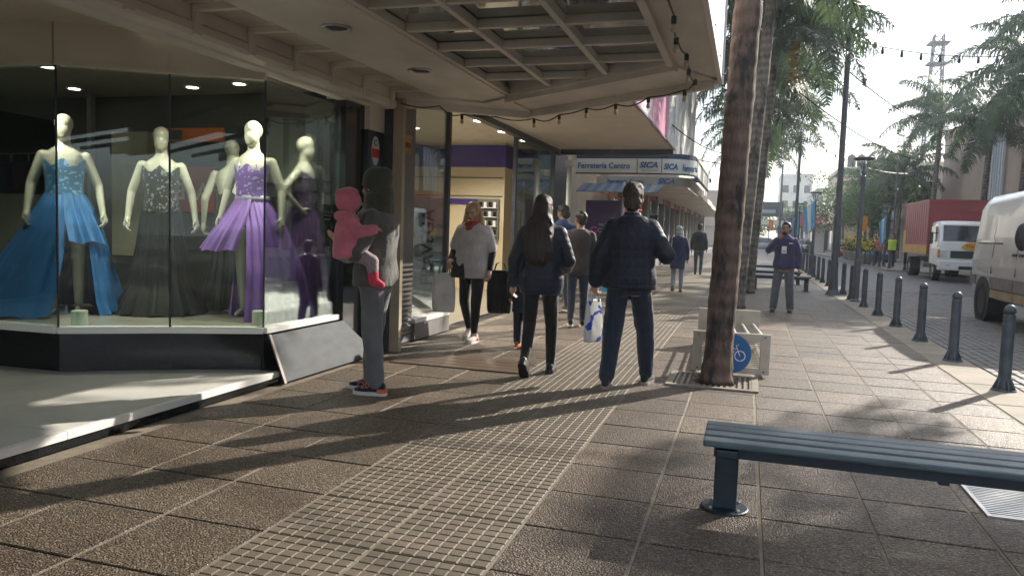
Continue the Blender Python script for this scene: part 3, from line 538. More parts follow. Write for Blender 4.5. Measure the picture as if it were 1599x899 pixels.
for k in range(6): MB().box((-1.52,15.7+k*.85,2.93),(-1.48,15.7+k*.85+.84,4.9+.0*k)).build('panel',M_PINK[2] if k%2 else M_WHITE,wp)
ra=thing('red_awning','small red shop awning beyond the hardware sign','awning',(-3.75,19.5,2.0)); MB().xprism([(0,.35),(1.3,.35),(1.3,.28),(0,.28)],0,.9); 
MB().loft([[(0,y,.42),(.95,y,.12),(.95,y,-.02),(.93,y,-.02),(.93,y,.10),(0,y,.39)] for y in (0,1.5)]).build('cloth',mat('awning_red',(.55,.05,.04),rough=.7),ra)
# ================================================================ STREET FURNITURE
M_BENCH=mat('bench_slat',(.075,.105,.12),rough=.5,var=.55,scale=5,stretch=(1,14,14),bump=.3,bscale=20,detail=8)
M_NAVY=mat('bench_frame',(.016,.030,.042),rough=.45,var=.3,scale=12)
M_BOLL=mat('bollard_paint',(.060,.075,.092),rough=.45,var=.45,scale=7,bump=.08,bscale=25,detail=8)
def bench(label,loc,L=1.95,rz=0):
    b=thing('bench',label,'bench',loc,rz,'slatted street benches')
    for k in range(4):
        y=-.205+k*.107; z=.345+(.006 if k in (0,3) else .0)
        MB().box((0,y,z),(L,y+.087,.388-(0.004 if k in(0,3) else 0))).build('slat',M_BENCH,b,bevel=.010)
    MB().box((.05,-.165,.30),(L-.05,-.12,.344)).box((.05,.12,.30),(L-.05,.165,.344)).build('rail',M_NAVY,b)
    for x in (.11,L-.11,):
        l_=MB().box((x-.055,-.055,.012),(x+.055,.055,.31)).box((x-.05,-.20,.301),(x+.05,.20,.343)).build('leg',M_NAVY,b,bevel=.008)
        MB().lathe((x,0,0),[(.115,0),(.115,.008),(.108,.012)],26).build('base_plate',M_NAVY,l_)
        for t in range(4): MB().lathe((x+.09*math.cos(t*1.57+.78),.09*math.sin(t*1.57+.78),.011),[(.010,0),(.010,.008),(.006,.012)],6).build('bolt',M_STEEL,l_)
    MB().box((L*.5-.02,-.16,.285),(L*.5+.02,.16,.30)).build('stiffener',M_NAVY,b)
    return b
bench('weathered blue slatted bench in the near foreground',(-.15,3.83,0),2.05)
bench('blue slatted bench just behind the man in the purple sweater',(.12,21.2,0),1.5,R(-2)); bench('slatted bench beyond the one behind the purple sweater man',(.1,24.3,0),1.5); bench('farthest slatted bench, near the red and white board',(.1,29.0,0),1.5)
def bollard(label,loc,parent=None):
    b=thing('bollard',label,'bollard',loc,random.uniform(0,6),'bollards along the kerb')
    MB().lathe((0,0,0),[(.056,.004),(.054,.10),(.051,.70),(.048,.715)],20).build('post',M_BOLL,b,smooth=False)
    MB().lathe((0,0,.715),[(.046,0),(.046,.010),(.053,.014),(.053,.034),(.049,.05),(.037,.072),(.019,.084),(.004,.088)],20).build('cap',M_BOLL,b,smooth=True)
    f_=MB()
    f_.lathe((0,0,0),[(.105,0),(.105,.010),(.10,.016)],20)
    for k in range(6):
        t=k*math.pi/3; c,s_=math.cos(t),math.sin(t); o=.006; p=[(.05,.016),(.097,.016),(.060,.11),(.045,.125)]
        f_.loft([[(c*r-s_*e,s_*r+c*e,z) for r,z in p] for e in (-o,o)])
    f_.build('base_flange',M_BOLL,b); return b
b0=bollard('bollard closest to the camera, casting the longest visible shadow',(2.34,8.03,0))
ordn=['second','third','fourth','fifth','sixth','seventh','eighth','ninth','tenth','eleventh','twelfth','thirteenth','fourteenth','fifteenth','sixteenth','seventeenth','eighteenth','nineteenth','twentieth']
for k in range(1,19):
    dup(b0,(2.34+random.uniform(-.015,.015),8.03+1.805*k+(.18 if k==6 else 0)+random.uniform(-.03,.03),0),random.uniform(0,6),'%s grey bollard from the camera along the kerb'%ordn[k-1])
for k,(x,y) in enumerate([(7.0,39.1),(6.62,40.8),(6.42,42.4),(6.4,44.0),(6.4,45.6),(6.4,47.2),(6.4,49)]):
    c_=dup(b0,(x,y,.1),k,'%s bollard of the row across the road, counted from the truck'%(['first']+ordn)[k]); c_['group']='bollards across the road'
# lamps
M_POLE=mat('pole_paint',(.075,.085,.105),rough=.45,var=.2,scale=6); M_LGLASS=glass('lamp_glass',(.85,.9,.92),base=.15,edge=.8)
def lamp(label,loc,h=3.3):
    l_=thing('street_lamp',label,'street lamp',loc,0,'street lamps')
    MB().lathe((0,0,0),[(.11,0),(.11,.02),(.075,.06),(.07,.9),(.055,.95),(.045,h-.62),(.06,h-.60),(.06,h-.42),(.045,h-.40)],14).build('pole',M_POLE,l_,smooth=False)
    MB().lathe((0,0,h-.40),[(.05,0),(.075,.10),(.13,.25),(.185,.345)],20).build('diffuser',M_LGLASS,l_,smooth=True)
    MB().lathe((0,0,h-.05),[(.20,-.012),(.215,0),(.21,.035),(.12,.05)],22).build('hood',M_DMETAL,l_)
    MB().lathe((0,0,h-.38),[(.012,0),(.012,.33)],8).build('stem',M_DMETAL,l_)
    return l_
l0=lamp('street lamp with flared glass lantern beside the tall near pole',(2.36,18.5,0),3.2)
dup(l0,(2.4,31.6,0),0,'street lamp carrying the larger pale blue flag'); dup(l0,(2.45,41.5,0),0,'farther street lamp on the near kerb with a narrow flag'); dup(l0,(2.45,58,0),0,'most distant street lamp on the near kerb'); dup(l0,(6.75,43.2,.1),0,'street lamp across the road with a blue flag'); dup(l0,(6.6,62,.1),0,'distant street lamp across the road beyond the flower planters')
def tall(label,loc,h,r=.075):
    p=thing('utility_pole',label,'pole',loc,0,'tall steel poles'); MB().lathe((0,0,0),[(.19,0),(.17,.03),(r*1.6,.12),(r*1.25,.45),(r,.9),(r*.85,h)],14).build('shaft',M_POLE,p); MB().bar((-.05,0,h-.05),(.22,0,h+.03),.03,.03).build('bracket',M_POLE,p); return p
tp=tall('tall dark steel pole on the near kerb with string lights tied to its top',(2.09,20.45,0),6.25); tall('second tall steel pole, farther along the near kerb',(2.12,38.6,0),6.4); tall('third tall steel pole, farthest along the near kerb',(2.12,58.5,0),6.7); tall('slim grey pole across the road behind the white van and truck',(7.4,45,.1),5.6,.05); tall('slim pole across the road between planters and flag lamp',(6.7,52,.1),5.4,.05)
# flags
M_FB=mat('flag_blue',(.16,.45,.72),rough=.8,var=.1); M_FW=mat('flag_white',(.8,.8,.8),rough=.8,var=.05)
def flag(label,loc,w,h,rz=0):
    f_=thing('flag',label,'flag',loc,rz,'pale blue and white flags')
    for k in range(3):
        rows=[]
        for side_ in (0,.012):
            for i in range(11):
                z=-h*i/10; rows.append([(w*(k+j/4)/3*(1-.25*(i/10)*(j/4+k)/3)-.1*(i/10)*w+.0,.05*math.sin(5*(k+j/4)/3*3+i*.35)+side_,z+(k+j/4)/3*-.35*h) for j in range(5)])
        mb=MB(); mb.loft(rows[:11],False,False); mb.loft(rows[11:],False,False); mb.build('stripe',M_FW if k==1 else M_FB,f_,smooth=True)
flag('larger pale blue and white flag hanging on a near kerb lamp post',(2.38,31.5,2.85),-.42,1.0); flag('narrow pale blue and white flag on the farther near kerb lamp post',(2.4,41.4,2.7),-.32,1.1); flag('bright blue flag on the lamp post across the road',(6.72,43.1,2.75),-.34,1.2)
# fallen bicycle rack behind the big palm
rk=thing('bicycle_rack','beige metal bicycle rack with blue bicycle disc behind the big palm','bicycle rack',(-.1,7.62,0),R(2))
M_RACK=mat('rack_beige',(.50,.45,.36),rough=.5,var=.15,scale=6,bump=.1,bscale=30)
mb=MB(); mb.box((-.36,-.02,.03),(-.27,.02,.42)).box((.27,-.02,.03),(.36,.02,.42)).box((-.2699,-.02,.34),(.2699,.02,.42)).box((-.2699,-.02,.03),(.2699,.02,.09)); mb.build('end_frame',M_RACK,rk,bevel=.004)
for k in range(13): MB().box((-.2695,-.012,.1+k*.0185),(.2695,.012,.109+k*.0185)).build('slat',M_RACK,rk)
MB().box((-.36,2.0,.03),(.36,2.04,.46)).build('end_plate',M_RACK,rk,bevel=.005)
for k in range(5): MB().tube([(-.2+k*.13,.03,.36),(-.24+k*.13,1.99,.30)],.014,8).build('rail',mat('rail_white',(.65,.66,.68),rough=.3,metal=.5),rk)
for x in (-.33,.33): MB().bar((x,.021,.05),(x,1.999,.05),.03,.03).build('side_rail',M_RACK,rk)
di=MB().loft([[(.0+.19*math.cos(t*.2094),-.028,.22+.19*math.sin(t*.2094)) for t in range(30)],[(.19*math.cos(t*.2094),-.024,.22+.19*math.sin(t*.2094)) for t in range(30)]]).build('blue_disc',mat('disc_blue',(.02,.14,.38),rough=.35,var=.1),rk)
M_WB=mat('sign_ink_white',(.8,.8,.78))
for x in (-.07,.085): MB().tube([(x+.048*math.cos(t*.35),-.031,.20+.048*math.sin(t*.35)) for t in range(19)],.006,6).build('bicycle_wheel',M_WB,di)
MB().tube([(-.07,-.031,.20),(-.03,-.031,.27),(.05,-.031,.27),(.0,-.031,.20),(-.03,-.031,.27)],.005,6).tube([(.085,-.031,.20),(.045,-.031,.30),(.07,-.031,.305)],.005,6).build('bicycle_frame',M_WB,di)
for x in (-.31,.31):
    for z in (.06,.39): MB().loft([[(x+.009*math.cos(t*1.05),-.024,z+.009*math.sin(t*1.05)) for t in range(6)],[(x+.009*math.cos(t*1.05),-.02,z+.009*math.sin(t*1.05)) for t in range(6)]]).build('bolt',M_DMETAL,rk)
ab=thing('advert_board','red, teal and white standing advert board beyond the palm trunks','advert board',(-.02,27.4,0))
for k,(z0,z1,c) in enumerate([(.08,.45,(.6,.08,.08)),(.452,.78,(.68,.62,.62)),(.782,1.1,(.12,.35,.33)),(1.102,1.38,(.62,.1,.08))]): MB().box((-.12,0,z0),(.26,.04,z1)).build('panel',mat('ad%d'%k,c,rough=.5),ab)
MB().box((-.12,.0,0),(-.09,.04,.079)).build('foot',M_DMETAL,ab); MB().box((.23,0,0),(.26,.04,.079)).build('foot',M_DMETAL,ab); MB().box((.27,.0,0),(.30,.04,1.3)).build('side_strip',mat('ad_red',(.6,.06,.05)),ab)
# wires and string lights
def wire(label,a,b,sag,r=.016,n=16,bulbs=0,name='cable',cat='cable'):
    a=Vector(a); b=Vector(b); pts_=[]
    for i in range(n+1):
        t=i/n; p=a.lerp(b,t); p.z-=sag*4*t*(1-t); pts_.append(p)
    if not bulbs: return tag(MB().tube(pts_,r,5).build(name,mat('wire_matt',(.012,.012,.014),rough=1,spec=0)),label,cat,'overhead wires')
    w_=thing(name,label,cat,(0,0,0),0,'string lights over the road'); MB().tube(pts_,r,5).build('cable',M_BLK,w_)
    for k in range(bulbs):
        t=(k+.6)/bulbs; p=a.lerp(b,t); p.z-=sag*4*t*(1-t); MB().lathe((p.x,p.y,p.z-.17),[(.02,0),(.04,.03),(.035,.1),(.02,.17)],7).build('lamp_holder',M_BLK,w_)
    return w_
wire('string of small lamps from the tall near pole across the road',(2.15,20.45,6.2),(10.5,24,7.4),.7,.012,20,18,'light_string','string lights'); wire('string of small lamps between the second tall poles',(2.15,38.6,6.35),(10,50,5.6),.8,.014,16,16,'light_string','string lights'); wire('string of small lamps on the farthest tall pole',(2.15,58.5,6.6),(11,66,6.2),.8,.018,16,14,'light_string','string lights')
wire('thin wire crossing high over the road from the palms',(-.2,14,6.6),(9,13,5.0),.2); wire('upper thin wire running above the tall near pole',(-.1,12,4.9),(5.5,11,5.4),.15,.010); wire('wire from the near pole top to the lattice mast',(2.1,20.5,5.5),(14,60,10),.9); wire('lower wire from the near pole towards the lattice mast',(1.0,20,4.9),(13,58,7.5),1.0)
wire('far level wire across the street behind the near pole',(2.1,38.6,6.0),(12,44,6.6),.3,.014); wire('most distant level wire across the street',(2.1,58.5,6.2),(12,60,6.4),.4,.018); wire('loose wires beside the ribbed fascia panels',(-3,13.6,3.5),(-.3,25,3.6),.25,.01); wire('second loose wire beside the fascia panels',(-1.4,14,3.3),(-.2,26,4.2),.3,.01)
# ================================================================ PALMS
def leafmat(name,c1,c2):
    m=bpy.data.materials.new(name); n,l,b=nodes_of(m); n.remove(b); o=n['Material Output']
    co=n.new('ShaderNodeNewGeometry').outputs['Position']; t=n.new('ShaderNodeTexNoise'); t.inputs['Scale'].default_value=2.2; t.inputs['Detail'].default_value=5; l.new(co,t.inputs['Vector'])
    r=n.new('ShaderNodeValToRGB'); r.color_ramp.elements[0].position=.3; r.color_ramp.elements[1].position=.72; r.color_ramp.elements[0].color=(*c1,1); r.color_ramp.elements[1].color=(*c2,1); l.new(t.outputs['Fac'],r.inputs[0])
    pb=n.new('ShaderNodeBsdfPrincipled'); pb.inputs['Roughness'].default_value=.42; l.new(r.outputs[0],pb.inputs['Base Color'])
    tr=n.new('ShaderNodeBsdfTranslucent'); g2=n.new('ShaderNodeHueSaturation'); g2.inputs['Value'].default_value=1.5; l.new(r.outputs[0],g2.inputs['Color']); l.new(g2.outputs[0],tr.inputs[0])
    mx=n.new('ShaderNodeMixShader'); mx.inputs[0].default_value=.35; l.new(pb.outputs[0],mx.inputs[1]); l.new(tr.outputs[0],mx.inputs[2]); l.new(mx.outputs[0],o.inputs[0]); return m
M_FROND=leafmat('frond',(.024,.050,.026),(.068,.105,.042)); M_LEAF=leafmat('leaf',(.035,.07,.02),(.10,.16,.04))
def trunkmat(name,ca,cb,cd):
    m=bpy.data.materials.new(name); n,l,b=nodes_of(m); b.inputs['Roughness'].default_value=.85
    co=n.new('ShaderNodeTexCoord').outputs['Object']
    t=n.new('ShaderNodeTexNoise'); t.inputs['Scale'].default_value=3.2; t.inputs['Detail'].default_value=7; t.inputs['Roughness'].default_value=.7; mp_=n.new('ShaderNodeMapping'); mp_.inputs['Scale'].default_value=(2.2,2.2,.8); l.new(co,mp_.inputs[0]); l.new(mp_.outputs[0],t.inputs['Vector'])
    r=n.new('ShaderNodeValToRGB'); e=r.color_ramp.elements; e[0].position=.40; e[0].color=(*cd,1); e[1].position=.50; e[1].color=(*ca,1); q=e.new(.72); q.color=(*cb,1); l.new(t.outputs['Fac'],r.inputs[0])
    w_=n.new('ShaderNodeTexWave'); w_.bands_direction='Z'; w_.inputs['Scale'].default_value=2.2; w_.inputs['Distortion'].default_value=2.5; w_.inputs['Detail'].default_value=2; l.new(co,w_.inputs['Vector'])
    f_=n.new('ShaderNodeTexNoise'); f_.inputs['Scale'].default_value=26; f_.inputs['Detail'].default_value=6; mp2=n.new('ShaderNodeMapping'); mp2.inputs['Scale'].default_value=(1.6,1.6,.5); l.new(co,mp2.inputs[0]); l.new(mp2.outputs[0],f_.inputs['Vector'])
    mu=n.new('ShaderNodeMixRGB'); mu.blend_type='MULTIPLY'; mu.inputs['Fac'].default_value=.55; l.new(r.outputs[0],mu.inputs[1]); l.new(f_.outputs['Fac'],mu.inputs[2]); hs=n.new('ShaderNodeHueSaturation'); hs.inputs['Value'].default_value=1.5; mw=n.new('ShaderNodeMixRGB'); mw.blend_type='MULTIPLY'; mw.inputs['Fac'].default_value=.35; l.new(mu.outputs[0],mw.inputs[1]); l.new(w_.outputs['Fac'],mw.inputs[2]); l.new(mw.outputs[0],hs.inputs['Color']); l.new(hs.outputs[0],b.inputs['Base Color'])
    ad=n.new('ShaderNodeMath'); ad.operation='MULTIPLY_ADD'; ad.inputs[1].default_value=.30; l.new(w_.outputs['Fac'],ad.inputs[0]); l.new(f_.outputs['Fac'],ad.inputs[2])
    bp=n.new('ShaderNodeBump'); bp.inputs['Strength'].default_value=.7; bp.inputs['Distance'].default_value=.02; l.new(ad.outputs[0],bp.inputs['Height']); l.new(bp.outputs[0],b.inputs['Normal']); return m
M_TR1=trunkmat('palm_bark',(.135,.088,.068),(.185,.13,.10),(.028,.025,.023)); M_TR2=trunkmat('palm_bark_grey',(.17,.15,.125),(.25,.22,.18),(.05,.045,.04))
def frond(mb,L,th,elev,droop,rnd,leafL=.62,n=74):
    """pinnate frond from the origin: arching midrib and hanging leaflets"""
    dirh=Vector((math.cos(th),math.sin(th),0)); sidev=Vector((-math.sin(th),math.cos(th),0)); pts_=[]; p=Vector((0,0,0)); a=elev; seg=L/18
    for i in range(19):
        pts_.append(p.copy()); p=p+(dirh*math.cos(a)+Vector((0,0,1))*math.sin(a))*seg; a-=droop/18*(.45+1.1*i/18)
    rr=[.026*(1-.85*i/18)+.004 for i in range(19)]; mb.tube(pts_,rr,5)
    for k in range(n):
        t=.14+.86*k/n; f_=t*18; i=min(int(f_),17); q=pts_[i].lerp(pts_[i+1],f_-i); d=(pts_[i+1]-pts_[i]).normalized(); up=d.cross(sidev)*-1
        ll=leafL*(math.sin(math.pi*min(1,.16+t*.84))**.6)*rnd.uniform(.8,1.1)+.1
        for s_ in (-1,1):
            lift=rnd.uniform(-.5,.75); o=(sidev*s_*rnd.uniform(.75,1.0)+up*lift*.6+d*rnd.uniform(.3,.7)).normalized()
            m_=q+o*ll*.45; dn=Vector((0,0,-1)); e_=m_+(o*.45+dn*rnd.uniform(.5,1.0)).normalized()*ll*.6
            wv=d*.015+up*.005
            mb.add([q-wv,q+wv,m_+wv*1.25,m_-wv*1.25,e_],[(0,1,2,3),(3,2,4)])
def crown_mesh(seed,nf=28,L=2.8,leafL=.62,fruit=True):
    rnd=random.Random(seed); mb=MB()
    for k in range(nf):
        th=k*2.39996+rnd.uniform(-.25,.25); tier=k/nf; frond(mb,L*rnd.uniform(.85,1.1),th,R(78)-tier*R(95)+rnd.uniform(-.12,.12),R(105)+rnd.uniform(-.2,.3)-tier*R(30),rnd,leafL)
    return mb.mesh('crown%d'%seed)
CR=[crown_mesh(s_) for s_ in (1,2,3)]+[crown_mesh(s_,19,3.0,.60) for s_ in (4,5,6)]
M_FRUIT=mat('palm_fruit',(.42,.30,.06),rough=.6,var=.3,scale=12)
def palm(label,base,top,r0,r1,ci,bark,rz=0,sc=1.0,shaft=True,fruit=False,group=None,lean=None):
    t=thing('palm_tree',label,'palm tree',base,0,group); b=Vector((0,0,0)); e=Vector(top)-Vector(base); n=170 if base[1]<8 else 60; rings=[]; rnd=random.Random(ci*7+int(base[1]*10))
    for i in range(n+1):
        f_=i/n; c=b.lerp(e,f_); c.x+=(lean or 0)*math.sin(math.pi*f_); r_=(r0+(r1-r0)*f_)*(1+.28*math.exp(-c.z/.10))+(.0035 if i%3==0 else 0)+.002*math.sin(i*.9)+rnd.uniform(-.003,.003)
        rings.append([(c.x+r_*math.cos(k*math.pi/9)*(1+.02*math.sin(3*k+i*.4)),c.y+r_*math.sin(k*math.pi/9),c.z) for k in range(18)])
    MB().loft(rings).build('trunk',bark,t,smooth=True)
    cs=link('crown',CR[ci%3+(3 if base[0]>5 else 0)],M_FROND,t); cs.location=(e.x,e.y,e.z-.05); cs.rotation_euler=(0,0,rz); cs.scale=(sc,sc,sc)
    if shaft: MB().lathe((e.x,e.y,e.z-.55),[(r1*1.05,0),(r1*1.25,.2),(r1*.9,.7),(.03,1.1)],12).build('crownshaft',M_FROND,t,smooth=True)
    if fruit:
        mb=MB(); 
        for k in range(70):
            q=rnd.random(); mb.add([(e.x+r1+.25+.18*rnd.gauss(0,1)*q,e.y-.2+.14*rnd.gauss(0,1),e.z-.35-q*.9+d) if False else (e.x+r1+.3+.16*rnd.gauss(0,.7)+dx,e.y-.25+.14*rnd.gauss(0,.7),e.z-.3-q*1.0+dz) for dx,dz in ((0,0),(.03,.01),(.02,.05),(-.01,.03))],[(0,1,2,3)])
        mb.build('fruit_cluster',M_FRUIT,t)
    return t
g_='palms along the near pavement'
big=palm('big near palm with thick blotched trunk growing from the beige grate',(-.21,7.15,0),(.12,7.35,8.6),.126,.112,0,M_TR1,.4,1.05,group=g_,lean=-.03)
palm('second palm, its dark trunk just behind the big near palm',(-.14,15.2,0),(.25,15.4,7.0),.13,.10,1,M_TR2,1.2,1.1,group=g_,fruit=True); palm('third palm, slim pale straight trunk right of the near palms',(.10,19.5,0),(.42,19.6,6.3),.10,.085,2,M_TR2,2.5,1.05,group=g_,fruit=True)
palm('fourth palm in the row, dark trunk beside the red board',(-.12,24.5,0),(.35,24.5,6.3),.12,.09,0,M_TR2,.9,1.05,group=g_); palm('fifth palm in the row, lowest hanging crown on the near pavement',(-.2,32,0),(.4,32,6.2),.12,.09,1,M_TR2,2.0,1.1,group=g_); palm('sixth and farthest palm of the near pavement row',(-.2,41,0),(.35,41,6.2),.12,.09,2,M_TR2,.3,1.1,group=g_)
g_='palms across the road'
for k,(x,y,h,lb) in enumerate([(9.6,28.5,7.2,'palm across the road closest behind the white van'),(9.9,34.0,8.0,'palm across the road rising behind the red truck'),(10.0,39.5,6.8,'palm across the road left of the red truck box'),(9.4,46.5,8.2,'tall palm across the road with feathery crown left of the mast'),(9.0,54,5.8,'shorter palm across the road behind the flag lamp'),(8.8,63,5.6,'most distant palm across the road'),(10.6,31.2,8.8,'tallest palm across the road, crown at the right edge'),(9.4,60,4.6,'low bushy palm across the road behind the yellow flowers')]):
    palm(lb,(x,y,.1),(x+.2,y,h),.15,.11,k,M_TR1 if k==1 else M_TR2,k*1.1,1.24,group=g_)
for k,(x,y,h,lb) in enumerate([(9.1,14.6,6.8,'palm across the road level with the first bollards'),(8.9,11.6,6.4,'palm across the road level with the near bench'),(9.5,7.5,7.0,'palm across the road opposite the dress shop')]):
    palm(lb,(x,y,.1),(x+.15,y,h),.15,.11,k+1,M_TR2,k*.9+.5,1.25,group=g_)
# broadleaf street trees far off
def bushy(label,loc,rad,h,seed,trunk=1.6):
    rnd=random.Random(seed); t=thing('street_tree',label,'tree',loc,0,'broadleaf trees far along the street'); MB().tube([(0,0,0),(.05,0,trunk*.6),(0,.05,trunk+h*.3)],[.14,.11,.05],8).build('trunk',M_TR2,t)
    mb=MB(); cl=[(rnd.gauss(0,.45)*rad,rnd.gauss(0,.45)*rad,trunk+h*(.2+.75*rnd.random()),rad*rnd.uniform(.28,.5)) for _ in range(16)]
    for k in range(2600):
        c=cl[k%16]; d=Vector((rnd.gauss(0,1),rnd.gauss(0,1),rnd.gauss(0,.9))).normalized()*c[3]*rnd.uniform(.6,1.05); p=Vector(c[:3])+d; a=Vector((rnd.gauss(0,1),rnd.gauss(0,1),rnd.gauss(0,1))).normalized()*.11; b=a.cross(d).normalized()*.07
        mb.add([p-a,p-b,p+a,p+b],[(0,1,2,3)])
    mb.build('crown',M_LEAF,t,fix=False); return t
bushy('round green tree across the road left of the flag lamp',(8.0,57,.1),2.4,3.6,3); bushy('wide green tree hiding the front of the tan roofed building',(7.6,70,.1),3.2,4.6,8,2.2); bushy('green tree just right of the tall near pole',(9.6,72,.1),3.0,5.0,9,2.2); bushy('distant green tree at the end of the street',(4.8,92,0),2.4,3.2,4); bushy('green tree beside the far billboard',(1.0,95,0),2.6,3.0,5); bushy('green tree on the far left side of the street',(-1.6,88,0),2.2,3.0,6)
# ================================================================ BUILDINGS ACROSS THE ROAD
M_TAN=mat('tan_render',(.33,.26,.21),rough=.8,var=.12,scale=.8,detail=8,bump=.1,bscale=10); M_WBLD=mat('white_render',(.60,.58,.53),rough=.75,var=.08,scale=.8,detail=8); M_BEIB=mat('beige_render',(.50,.43,.31),rough=.75,var=.1,scale=.8,detail=8)
def bldg(label,x0,x1,y0,y1,h,m,rows,nS,nF,gf=3.0,winh=1.4,parap=.4,signs=None,name='building'):
    """box building; street face at x0, end face (towards viewer) at y0; every window its own part"""
    b=thing(name,label,'building'); MB().box((x0,y0,0),(x1,y1,h)).build('wall',m,b); MB().box((x0-.08,y0-.08,h+.002),(x1,y1,h+parap)).build('parapet',m,b)
    MB().box((x0-.5,y0-.5,gf),(x1,y1,gf+.22)).build('ledge',m,b)
    def win(cx,cz,w,hh,face):
        if face=='s':
            f_=MB().box((x0-.05,cx-w/2,cz-hh/2),(x0-.004,cx+w/2,cz+hh/2)).build('window',M_WHITE,b); MB().box((x0-.06,cx-w/2+.07,cz-hh/2+.07),(x0-.051,cx+w/2-.07,cz+hh/2-.07)).build('pane',M_BLACKG,f_)
        else:
            f_=MB().box((cx-w/2,y0-.05,cz-hh/2),(cx+w/2,y0-.004,cz+hh/2)).build('window',M_WHITE,b); MB().box((cx-w/2+.07,y0-.06,cz-hh/2+.07),(cx+w/2-.07,y0-.051,cz+hh/2-.07)).build('pane',M_BLACKG,f_)
    for r_ in rows:
        for k in range(nS): win(y0+(y1-y0)*(k+.5)/nS,r_,1.1,winh,'s')
        for k in range(nF): win(x0+(x1-x0)*(k+.5)/nF,r_,1.1,winh,'f')
    n=max(1,int((y1-y0)/4))
    for k in range(n):
        ya=y0+(y1-y0)*k/n+.25; yb=y0+(y1-y0)*(k+1)/n-.25; f_=MB().box((x0-.03,ya,.25),(x0-.003,yb,gf-.55)).build('shopfront',M_DMETAL,b); MB().box((x0-.045,ya+.1,.4),(x0-.031,yb-.1,gf-.65)).build('pane',M_BLACKG,f_)
        if signs: MB().box((x0-.16,ya,gf-.5),(x0-.004,yb,gf-.02)).build('shop_sign',mat('shopsign%d'%(k%len(signs)),signs[k%len(signs)],rough=.5),b)
    return b
bldg('large plain tan building across the road behind the palms',12.2,22,30,57.5,8.3,M_TAN,[],0,0,gf=3.4,signs=[(.30,.26,.22),(.25,.10,.08)])
bldg('white corner building with ledge and windows beyond the red truck',10.2,19,59,74,6.6,M_WBLD,[5.0],4,3,gf=3.0,signs=[(.5,.46,.38)])
bldg('tan roofed building with rooftop water tanks across the road',8.0,17,78,90,7.9,M_BEIB,[5],3,4,signs=[(.4,.1,.08),(.1,.12,.2)]); bldg('pale grey building with dark shop signs far down the right side',7.2,15,92,108,6.8,M_WBLD,[4.8],3,2,signs=[(.08,.1,.18),(.45,.06,.06)])
bldg('pale block at the far end of the street behind the poles',4.6,9.5,132,142,11.5,M_WBLD,[4.5,7,9.5],2,3); bldg('grey block closing the left end of the street',-9,.6,120,135,8,M_TAN,[5],2,4)
bldg('cream shop building across the road opposite the bollards',12.2,20,12,29.5,6.4,M_BEIB,[4.9],5,0,signs=[(.6,.58,.5),(.5,.1,.08),(.1,.2,.4)]); bldg('white shop building across the road opposite the dress shop',12.2,20,-6,11.5,6.0,M_WBLD,[4.7],5,0,signs=[(.62,.62,.6),(.55,.07,.05)]); bldg('grey building across the road behind the camera',12.2,20,-14,-6.5,7.0,M_TAN,[5],2,0)
sg=thing('sale_sign','red shop sign with white letters opposite the dress shop','sign'); MB().box((12.0,2.0,2.4),(12.05,5.0,3.6)).build('panel',mat('sale_red',(.6,.05,.04),rough=.5),sg); text('lettering','SALE',M_WHITE,sg,(11.99,4.8,2.65),.95,(R(90),0,R(-90)))
# pipes on the tan wall
pg=thing('wall_pipes','bundle of pale vertical pipes on the tan building behind the palms','pipes'); 
for k in range(5): MB().box((12.0,44.2+k*.42,.2),(12.1,44.34+k*.42,7.6)).build('pipe',mat('pipe_pale',(.5,.56,.62),rough=.5),pg)
MB().box((12.02,44.1,3.2),(12.12,46.2,3.35)).build('bracket',M_SBLUE,pg)
# water tanks
for k in range(6):
    w_=thing('water_tank','rooftop water tank, %s from the street pole'%(['first','second','third','fourth','fifth','sixth'][k]),'water tank',(9.0+k*.85,79.2,7.91+.4),0,'rooftop water tanks'); MB().lathe((0,0,0),[(.36,0),(.38,.1),(.38,.95),(.30,1.15),(.12,1.22)],14).build('tank',mat('tank_dark',(.10,.10,.10),rough=.6,var=.3),w_); MB().lathe((0,0,1.2),[(.13,0),(.13,.08)],10).build('lid',M_DMETAL,w_)
# lattice mast
mt=thing('lattice_mast','tall lattice communications mast rising behind the palms across the road','mast',(16.2,82,0)); H_=21.0
hw_=lambda z:.95-.55*z/H_
mb=MB()
for sx in (-1,1):
    for sy in (-1,1): mb.bar((sx*hw_(0),sy*hw_(0),0),(sx*hw_(H_),sy*hw_(H_),H_),.11,.11)
M_MAST=mat('mast_grey',(.16,.17,.19),rough=.8,spec=.2); mb.build('leg_frame',M_MAST,mt); mb=MB()
for k in range(15):
    z=k*1.4; w0=hw_(z); w1=hw_(z+1.4)
    for (ax,ay,bx_,by) in [(-1,-1,1,-1),(1,-1,1,1),(1,1,-1,1),(-1,1,-1,-1)]:
        mb.bar((ax*w0,ay*w0,z),(bx_*w1,by*w1,z+1.4),.06,.06); mb.bar((bx_*w0,by*w0,z),(ax*w1,ay*w1,z+1.4),.06,.06); mb.bar((ax*w1,ay*w1,z+1.4),(bx_*w1,by*w1,z+1.4),.06,.06)
mb.build('bracing',M_MAST,mt)
for z in (18.3,20.2): MB().box((-.9,-.9,z),(.9,.9,z+.08)).build('platform',M_MAST,mt)
for x,z,r_ in [(1.1,15.2,.42),(1.2,13.7,.45),(1.0,12.2,.35),(-1.0,14.0,.3)]: MB().ell((x,-.6,z),(r_,.16,r_),12,6).build('dish',M_WHITE,mt,smooth=True)
MB().tube([(0,0,21),(0,0,22.6)],.03,6).build('antenna',M_MAST,mt)
